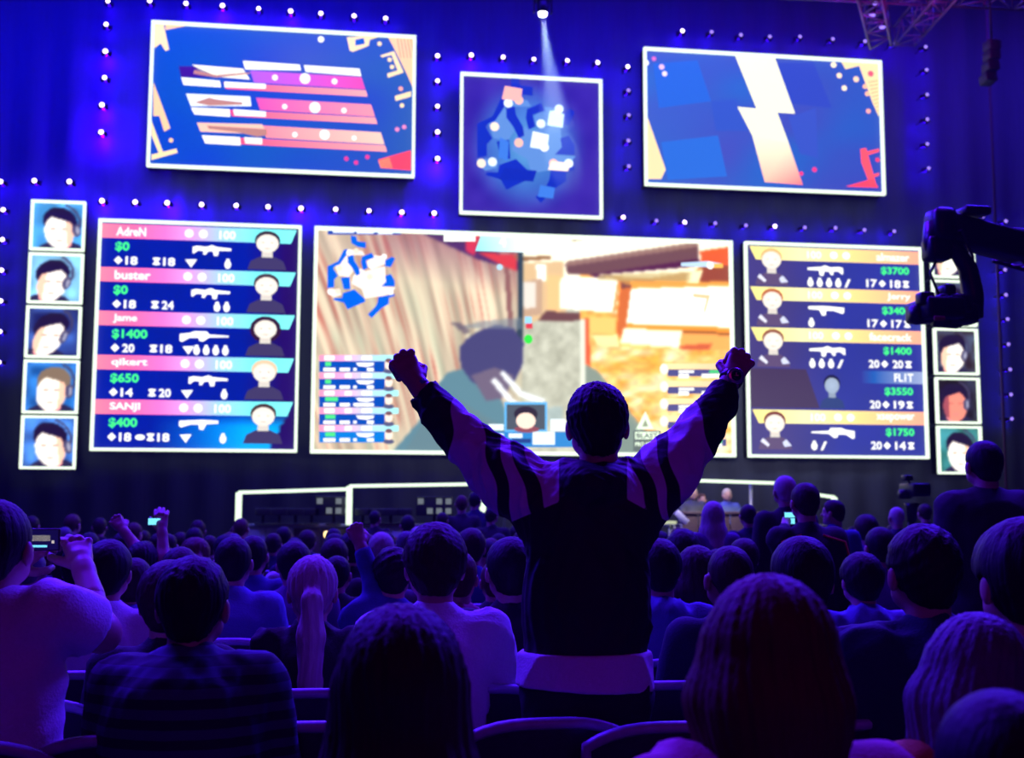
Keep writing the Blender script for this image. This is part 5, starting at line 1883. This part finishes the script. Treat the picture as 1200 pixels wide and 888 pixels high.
person(470, 706, 2.15, 'woman with long straight black hair seated in front of the camera', hair='verylong', hairc='dark', shirt='black', fem=True, hs=1.15, build=.9)
person(897, 671, 2.05, 'woman with a chestnut chin-length bob in the right foreground', hair='bob', hairc='red', shirt='rose', sleeve='short', fem=True, hs=.92, build=1.0)
person(1136, 716, 2.5, 'person with greyish loose hair and mustard top at the lower right', hair='bob', hairc='grey', shirt='mustard', fem=True, hs=.93, tilt=.22, rz=.1, yaw=.0)
person(1168, 806, 1.6, 'dark capped head in navy top at the bottom right corner', hair='beanie', hairc='black', shirt='navy', hs=.95, smin=.8)


def phone_pose(J, loc, sc):
    J['rs'] = loc_of(loc, sc, 66, 716, .0)
    J['re'] = loc_of(loc, sc, 119, 742, .14); J['rw'] = loc_of(loc, sc, 97, 664, .34)
    J['le'] = loc_of(loc, sc, -70, 735, .2); J['lw'] = loc_of(loc, sc, 8, 668, .36)
    J['rn'] = v3(.3, -.8, 0); J['rt'] = v3(-1, 0, .2)


r_, J_, l_, s_ = person(-8, 584, 3.4, 'man in a white T-shirt at the left edge filming with a phone', hair='short', hairc='black', shirt='white', sleeve='short', pose=phone_pose, hs=.98, smax=1.3, build=1.05, skin=0, open_hand=('r', 'l'), yaw=-.2, nod=.05)
_q = on_y(48, 632, l_.y + .40)
PH_DARK = emit('phone_dark_blue', tuple(s2l((8, 10, 60))), .8)
PH_LIT = emit('phone_lit', tuple(s2l((215, 205, 200))), 1.0)
PH_CY = emit('phone_cyan', tuple(s2l((120, 225, 255))), 1.3)
build_phone('phone', _q, .115, .068, 0, 0, [(0, 1, 0, 1, PH_DARK), (.12, .78, .42, .72, PH_LIT), (.10, .16, .1, .3, PH_LIT), (.82, .9, .3, .45, PH_LIT), (.22, .7, .1, .22, PH_CY)], 'landscape phone filming the stage, held up at the left edge')
r_, J_, l_, s_ = person(228, 650, 3.3, 'man in a striped navy sweater, dark hair, in left foreground', hair='crop', hairc='black', shirt='navy', hs=1.02, build=1.22, lean=.10, rz=-.12)
for o in r_.children:
    if o.name.startswith('shirt'):
        sm = bpy.data.materials.new('striped_knit'); sm.use_nodes = True
        nt = sm.node_tree; N = nt.nodes; L = nt.links; b = N['Principled BSDF']; b.inputs['Roughness'].default_value = .85
        tc = N.new('ShaderNodeTexCoord'); sp_ = N.new('ShaderNodeSeparateXYZ'); L.new(tc.outputs['Object'], sp_.inputs[0])
        m1 = N.new('ShaderNodeMath'); m1.operation = 'MULTIPLY'; m1.inputs[1].default_value = 21.0; L.new(sp_.outputs[2], m1.inputs[0])
        m2 = N.new('ShaderNodeMath'); m2.operation = 'FRACT'; L.new(m1.outputs[0], m2.inputs[0])
        m3 = N.new('ShaderNodeMath'); m3.operation = 'GREATER_THAN'; m3.inputs[1].default_value = .5; L.new(m2.outputs[0], m3.inputs[0])
        mx = N.new('ShaderNodeMix'); mx.data_type = 'RGBA'; mx.inputs[6].default_value = (.014, .016, .04, 1); mx.inputs[7].default_value = (.055, .065, .16, 1)
        L.new(m3.outputs[0], mx.inputs[0]); L.new(mx.outputs[2], b.inputs['Base Color'])
        o.data.materials[0] = sm
person(1079, 613, 3.55, 'broad man in dark teal shirt with blue shoulders at the right', hair='crop', hairc='black', shirt='teal', hs=1.02, build=1.12, sleeve='short')
person(1196, 604, 2.95, 'dark-haired person in black cut off by the right edge', hair='volume', hairc='black', shirt='black', hs=1.05)
person(937, 627, 3.9, 'man with cropped dark hair behind the chestnut bob', hair='short', hairc='black', shirt='navy', hs=1.08)
person(510, 611, 4.15, 'man in a white T-shirt left of the cheering fan', hair='volume', hairc='dark', shirt='white', sleeve='short', fine=True, build=1.0)
person(854, 639, 4.5, 'short-haired man in dark top right of the cheering fan', hair='shaved', hairc='dark', shirt='navy', skin=1)
person(598, 628, 4.75, 'man in black partly hidden left of the cheering fan', hair='crop', hairc='black', shirt='black')
person(771, 630, 5.15, 'person in a light blue hoodie just right of the cheering fan', hair='crop', hairc='black', shirt='lightblue', hoodie=True)
person(367, 650, 4.75, 'blond woman with a long loose ponytail seated left of centre', hair='ponytail', hairc='blond', shirt='black', fem=True, build=.9, hs=1.12, fine=True)


def raised(side_, e, w, dye=.1, dyw=.15):
    def f(J, loc, sc):
        J[side_ + 'e'] = loc_of(loc, sc, *e, dye); J[side_ + 'w'] = loc_of(loc, sc, *w, dyw)
    return f


person(461, 640, 5.6, 'man in blue resting one forearm up, beside the white T-shirt', hair='crop', hairc='black', shirt='blue', fine=True, pose=raised('l', (444, 702), (423, 640), .05, .1))
person(128, 631, 4.9, 'dark-haired woman in white top left of the striped sweater', hair='crop', hairc='black', shirt='white', fem=True)
person(98, 634, 5.9, 'person with swept black hair between phone and white top', hair='volume', hairc='black', shirt='blue')
person(200, 655, 3.9, 'dark head close behind the striped sweater man', hair='volume', hairc='dark', shirt='black')


def both_up(J, loc, sc):
    J['le'] = loc_of(loc, sc, 163, 646, .06); J['lw'] = loc_of(loc, sc, 145, 622, .12)
    J['re'] = loc_of(loc, sc, 192, 656, .06); J['rw'] = loc_of(loc, sc, 190, 622, .12)


r_, J_, l_, s_ = person(166, 634, 6.9, 'spectator with both thin arms raised, one hand holding a phone', hair='crop', hairc='black', shirt='blue', sleeve='short', pose=both_up, fine=True, open_hand=('r',))
_q = on_y(181, 611, l_.y + .13)
build_phone('phone', _q, .075, .042, 0, 0, [(0, 1, 0, 1, PH_CY)], 'tiny lit phone in a raised hand above the left crowd')
person(212, 640, 6.4, 'person in blue with round dark hair behind the striped sweater', hair='volume', hairc='dark', shirt='blue')
person(158, 653, 5.75, 'person in pale blue hoodie below the raised arms', hair='crop', hairc='dark', shirt='lightblue', hoodie=True)
person(274, 628, 5.9, 'man in bright blue shirt just right of the striped sweater', hair='short', hairc='black', shirt='lightblue')
person(297, 627, 7.4, 'man in blue top left of the blond ponytail woman', hair='short', hairc='black', shirt='blue')
person(345, 633, 6.5, 'dark-haired spectator behind the blond woman', hair='crop', hairc='black', shirt='purple')
person(392, 630, 8.0, 'person with dark hair behind and right of the blond woman', hair='crop', hairc='dark', shirt='black')
person(413, 622, 8.8, 'person in black with upright hair before the booth post', hair='volume', hairc='black', shirt='black')
person(447, 623, 9.4, 'round blond head lit violet below the middle booth', hair='volume', hairc='blond', shirt='purple')
person(476, 622, 10.2, 'grey-haired head left of the white T-shirt man', hair='short', hairc='grey', shirt='blue')
person(552, 618, 8.0, 'round head in blue right of the white T-shirt man', hair='crop', hairc='dark', shirt='blue')
person(575, 630, 9.8, 'bald spectator beside the cheering fan, left', hair='shaved', hairc='brown', shirt='purple', skin=0)
person(537, 645, 5.3, 'person in rose top right behind the white T-shirt', hair='short', hairc='brown', shirt='rose', sleeve='long', hs=.95, smin=.85)
person(799, 619, 7.0, 'long dark-haired woman right of the light blue hoodie', hair='long', hairc='black', shirt='navy', fem=True)
person(835, 587, 9.8, 'standing girl in purple with pale hair below the casters', hair='long', hairc='blond', shirt='purple', fem=True, stand=True, smin=.85)
person(876, 595, 11.2, 'slim standing person in navy below the right light bar', hair='short', hairc='dark', shirt='navy', stand=True, smin=.85)
person(871, 630, 7.6, 'short dark head left of the two standing men', hair='crop', hairc='dark', shirt='blue')


def tphone(J, loc, sc):
    J['re'] = v3(.24, .14, 1.22); J['rw'] = v3(.10, .33, 1.40)


r_, J_, l_, s_ = person(919, 557, 9.3, 'tall standing man with fair cropped hair, black jacket, right of centre', hair='short', hairc='blond', shirt='black', stand=True, build=1.05)
r_, J_, l_, s_ = person(946, 565, 6.9, 'standing man in black jacket with orange trim, phone in hand', hair='short', hairc='dark', shirt='black', stand=True, build=1.12, pose=lambda J, loc, sc: J.update(le=loc_of(loc, sc, 915, 636, .12), lw=loc_of(loc, sc, 920, 617, .26)))
trim = MB()
for sx in (-1, 1):
    trim.tube([Vector(J_['neck']) + Vector((sx * .07, -.09, -.03)), Vector((sx * .20, -.085, 1.43)), Vector((sx * .255, -.075, 1.25)), Vector((sx * .262, -.05, 1.1))], .007, 6)
trim.build('orange_trim', cloth('cloth_orange', (.75, .10, .02)), r_)
_q = on_y(925, 607, l_.y + .30)
build_phone('phone', _q, .068, .075, 0, 0, [(0, 1, 0, .48, PH_CY), (0, 1, .56, 1, PH_CY)], 'bright cyan phone held by the man with orange trim')
person(975, 585, 9.9, 'standing man in blue beyond the orange-trimmed jacket', hair='short', hairc='dark', shirt='blue', stand=True, yaw=.9, smin=.8)
person(1014, 602, 10.5, 'pale-shirted spectator left of the tripod camera', hair='crop', hairc='dark', shirt='purple', smin=1, smax=1.2)
person(1030, 617, 7.6, 'spectator in purple below the tripod camera', hair='short', hairc='black', shirt='purple')
person(1050, 594, 11.6, 'camera operator with fair head left of the tripod camera', hair='shaved', hairc='blond', shirt='navy', stand=True, smin=.8)
person(1083, 590, 13.8, 'camera crew member right of the tripod camera', hair='short', hairc='dark', shirt='black', stand=True, smin=.8)
person(1151, 516, 6.6, 'large standing man in black with his back turned, far right', hair='short', hairc='black', shirt='black', stand=True, build=1.42, smax=1.2, hs=1.05)
person(1008, 646, 5.6, 'spectator in blue hoodie between two dark heads at right', hair='volume', hairc='black', shirt='lightblue', hoodie=True)
# small figures close to the stage
for (px, y, d, sh, hc, lab) in [
    (38, 604, 15.5, 'teal', 'dark', 'distant crew member with greenish light at far left'), (86, 602, 15, 'purple', 'brown', 'distant figure above the raised shirt sleeve at left'),
    (117, 606, 16, 'black', 'dark', 'distant dark figure left of the raised arms'), (158, 612, 14, 'rose', 'brown', 'distant figure with warm lit face at left'),
    (232, 609, 14.5, 'black', 'dark', 'distant figure over the left crowd'), (283, 607, 15, 'red', 'brown', 'distant figure at the left booth corner'),
    (440, 598, 15.5, 'black', 'black', 'dark figure in the middle booth opening'), (478, 603, 15.5, 'red', 'black', 'figure in red before the middle booth'),
    (519, 600, 15, 'black', 'dark', 'figure before the bright monitor of the middle booth'), (541, 580, 15.6, 'black', 'brown', 'first of two suited men at the booth right post'),
    (557, 576, 16.3, 'navy', 'black', 'second of two suited men at the booth right post'), (576, 594, 14.2, 'black', 'black', 'dark crouching figure right of the suited men')]:
    person(px, y, d, lab, hair='short', hairc=hc, shirt=sh, stand=y < 601, smin=.72, smax=1.15, yaw=random.uniform(-.6, .6))
# commentators behind their desk, facing the hall
for (px, y, sh, hc, lab) in [(812, 570, 'grey', 'blond', 'commentator in a grey suit, leftmost at the right desk'), (823, 578, 'grey', 'brown', 'commentator leaning beside the grey suit'), (852, 572, 'lightblue', 'blond', 'commentator in a pale jacket at the right end of the desk')]:
    q_ = on_y(px, y, BY + (.45 if px != 823 else 1.1))
    person(px, y, (q_ - EYE).dot(FWD), lab, hair='short', hairc=hc, shirt=sh, baseT='stage', face=True, smin=.75, smax=1.15, fine=False)
cl = bpy.data.lights.new('caster_lamp', 'AREA'); cl.size = .6; cl.energy = 90; cl.color = (1, .93, .75)
co = bpy.data.objects.new('caster_lamp', cl); COL.objects.link(co); q_ = on_y(840, 572, BY - 1.6); co.location = q_ + Vector((0, 0, 1.6))
co.rotation_euler = (on_y(838, 585, BY + .4) - co.location).to_track_quat('-Z', 'Y').to_euler()

# ============ the rest of the crowd: rows that run back to the stage
PROTO = []
rr = random.Random(5)
for i, (hair, fem, sl, lean, hood) in enumerate([('short', False, 'short', .02, False), ('crop', False, 'long', .06, True), ('long', True, 'long', .03, False), ('volume', False, 'short', .04, False),
                                                 ('ponytail', True, 'short', .05, False), ('shaved', False, 'long', .0, False), ('bob', True, 'long', .05, False), ('cap', False, 'short', .03, False)]):
    PROTO.append((meshes_named(person_meshes(seated(lean), sl, fem, 1.0 if not fem else .9, .021, False, hair, i)), hair))
taken = [(px, y, d) for px, y, d, _ in PEOPLE]
COLS = ['black', 'navy', 'blue', 'purple', 'grey', 'lightblue', 'black', 'navy', 'white', 'black', 'black', 'navy']
nrow = 0
SPOT = []
for ri in range(13):
    y = 5.6 + ri * .86
    for ci in range(-11, 16):
        x = ci * .58 + (.29 if ri % 2 else 0) + rr.uniform(-.05, .05)
        yy = y + rr.uniform(-.05, .05)
        P = Vector((x, yy, 1.28)) - EYE
        dz = P.dot(FWD); px = 600 + FPX * P.dot(RGT) / dz; py = 444 - FPX * P.dot(UPV) / dz
        if px < -40 or px > 1240: continue
        if any(math.hypot(x - o.location.x, yy - o.location.y) < .5 for _, _, _, o in PEOPLE): continue
        if dz > 6 and rr.random() < (.12 if dz < 12 else .35): continue
        if 3.0 < y < 7 and rr.random() < .25: continue
        # keep the tripod camera and the standing men clear
        if abs(x - on_y(1068, 600, VY).x) < .7 and abs(yy - VY) < .8: continue
        SPOT.append((x, yy, px, dz))
HCOL = {'short': ['black', 'dark', 'brown'], 'crop': ['black', 'dark'], 'long': ['dark', 'black', 'blond', 'brown'], 'volume': ['black', 'dark'], 'ponytail': ['brown', 'dark', 'red'], 'shaved': ['dark', 'grey'], 'bob': ['dark', 'red', 'brown'], 'cap': ['navy', 'black', 'grey']}
HNAME = {'short': 'short hair', 'crop': 'cropped hair', 'long': 'long loose hair', 'volume': 'thick hair', 'ponytail': 'a ponytail', 'shaved': 'a shaved head', 'bob': 'a bob', 'cap': 'a cap'}
FILL = []
SPOT.sort(key=lambda t: t[3])
for (x, yy, px, dz) in SPOT[:230]:
    me, hair = PROTO[rr.randrange(8)]
    hc = rr.choice(HCOL[hair]); sh = rr.choice(COLS)
    row = int((yy - 5.2) / .86) + 1
    zone = 'left' if px < 300 else ('centre left' if px < 600 else ('centre right' if px < 900 else 'right'))
    dist = 'near rows' if row < 4 else ('middle rows' if row < 9 else 'rows close to the stage')
    hn = {'short': 'short %s hair', 'crop': 'cropped %s hair', 'long': 'long %s hair', 'volume': 'thick %s hair', 'ponytail': '%s ponytail', 'shaved': 'shaved %s head', 'bob': '%s bob', 'cap': '%s cap'}[hair] % hc
    lab = 'seated spectator, %s, %s top, %s %s' % (hn, sh.replace('lightblue', 'light blue'), zone, {'near rows': 'near rows', 'middle rows': 'middle rows', 'rows close to the stage': 'far rows'}[dist])
    sc = rr.uniform(.90, .98)
    r = put_person(me, Vector((x, yy, 0)), rr.uniform(-.22, .22), sc, SKINM[rr.random() < .3], SHIRT[hc] if hair == 'cap' and hc in SHIRT else HAIRM[hc], SHIRT[sh], TROUSER[rr.random() < .4],
                   lab, 'seated spectators in the ' + dist)
    FILL.append((px, lab, r, hn, sh, zone, dist))
    seat_spot(Vector((x, yy, 0)), r.rotation_euler.z, r)
from collections import defaultdict
_same = defaultdict(list)
for t in FILL: _same[t[1]].append(t)
for lab, ts in _same.items():
    if len(ts) > 1:
        ts.sort(key=lambda t: t[0])
        for i, t in enumerate(ts): t[2]['label'] = lab + ', %s from left' % ORD[i]

# ------------------------------------------------------------------ stacking chairs with rounded backs
chair_m = mat('chair_plastic', (0.03, 0.03, 0.04), 0.35, scale=80, bump=.08)
chair_f = mat('chair_frame_metal', (0.42, 0.42, 0.6), 0.45, 0.1)


def chair_meshes():
    """origin on the floor under the seat's middle; the back is at -y"""
    W2 = .245
    # back: curved panel with rounded top corners
    nu, nv = 14, 10
    vs = []; fs = []

    def pt(u, v, t):
        x = W2 * u
        top = .40 * (1 - .14 * abs(u) ** 3.0)
        z = .47 + (top) * v
        y = -.235 - .05 * v + .045 * u * u
        return (x, y - t, z)
    for t in (0, .016):
        for i in range(nu + 1):
            for j in range(nv + 1): vs.append(pt(-1 + 2 * i / nu, j / nv, t))
    o = (nu + 1) * (nv + 1)
    for i in range(nu):
        for j in range(nv):
            a = i * (nv + 1) + j
            fs.append((a, a + 1, a + nv + 2, a + nv + 1)); fs.append((o + a, o + a + nv + 1, o + a + nv + 2, o + a + 1))
    back = MB().raw(vs, fs, True)
    rim = [pt(-1, j / nv, .008) for j in range(nv + 1)] + [pt(-1 + 2 * i / nu, 1, .008) for i in range(1, nu)] + [pt(1, 1 - j / nv, .008) for j in range(nv + 1)]
    rm = MB().tube([Vector(p) for p in rim], .017, 8)
    seat = MB().box((0, 0, .44), (.45, .44, .04), bev=.018)
    fr = MB()
    for sx in (-1, 1):
        fr.tube([(sx * .22, -.225, .49), (sx * .225, -.21, .43), (sx * .225, .19, .415)], .011, 6)
    fr.tube([(-.22, .18, .41), (.22, .18, .41)], .01, 6).tube([(-.22, -.19, .41), (.22, -.19, .41)], .01, 6)
    leg = []
    for sy in (-1, 1):
        for sx in (-1, 1): leg.append(MB().tube([(sx * .222, sy * .18, .415), (sx * .24, sy * .235, .006)], .011, 6).mesh('leg'))
    return back.mesh('back'), rm.mesh('back_rim'), seat.mesh('seat'), fr.mesh('seat_frame'), leg


CM = chair_meshes()
for me in CM[:1] + (CM[2],): me.materials.append(chair_m)
for me in (CM[1], CM[3], *CM[4]): me.materials.append(chair_f)


def chair(x, y, rz, label, group):
    root = empty('chair', (x, y, 0), rz, label, 'chair', group)
    link('backrest', CM[0], None, root); link('back_rim', CM[1], None, root); link('seat', CM[2], None, root); link('seat_frame', CM[3], None, root)
    for l in CM[4]: link('leg', l, None, root)
    return root


OWN = []
for (px, py, lab) in [
    (150, 865, 'wide chair back at the bottom left below the striped sweater'), (14, 823, 'chair back at the left edge behind the white T-shirt man'),
    (366, 850, 'chair back left of the long black hair, lowest of three'), (366, 811, 'chair back left of the long black hair, middle of three'), (366, 776, 'chair back left of the long black hair, topmost of three'),
    (637, 846, 'chair back directly behind the cheering fan at the bottom'), (568, 806, 'chair back left of the fan with a straight lit rim'), (560, 776, 'chair back left of the fan under the white T-shirt'),
    (775, 802, 'chair back right of the fan beside the bob hair'), (797, 775, 'chair back right of the fan behind a dark sleeve'), (1035, 846, 'chair back between the bob hair and the mustard top'),
    (796, 850, 'chair back low beside the bob hair, left of it'), (405, 757, 'chair back right of the blond hair'), (90, 790, 'chair back between the white T-shirt and the striped sweater'),
    (1024, 688, 'straight chair back right of centre behind a blue hoodie'), (420, 697, 'chair back beside the raised forearm')]:
    p = on_z(px, py, .872)
    x, y = p.x, p.y + .28
    OWN.append((x, y)); 
    chair(x, y, random.uniform(-.05, .05), lab, None)
for (x, y, rz, who, _) in CHAIR_SPOTS:
    c, s_ = math.cos(rz), math.sin(rz)
    cx, cy = x, y - .02
    if any(math.hypot(cx - a, cy - b) < .42 for a, b in OWN): continue
    OWN.append((cx, cy))
    if y < 1.2: continue
    row = 'near rows' if y < 7 else ('middle rows' if y < 12 else 'rows close to the stage')
    wl = who['label'].replace(',', '').replace('seated spectator', 'one with').split()[:12]
    chair(cx, cy, rz, 'dark chair under ' + ' '.join(wl), 'occupied chairs in the ' + row)
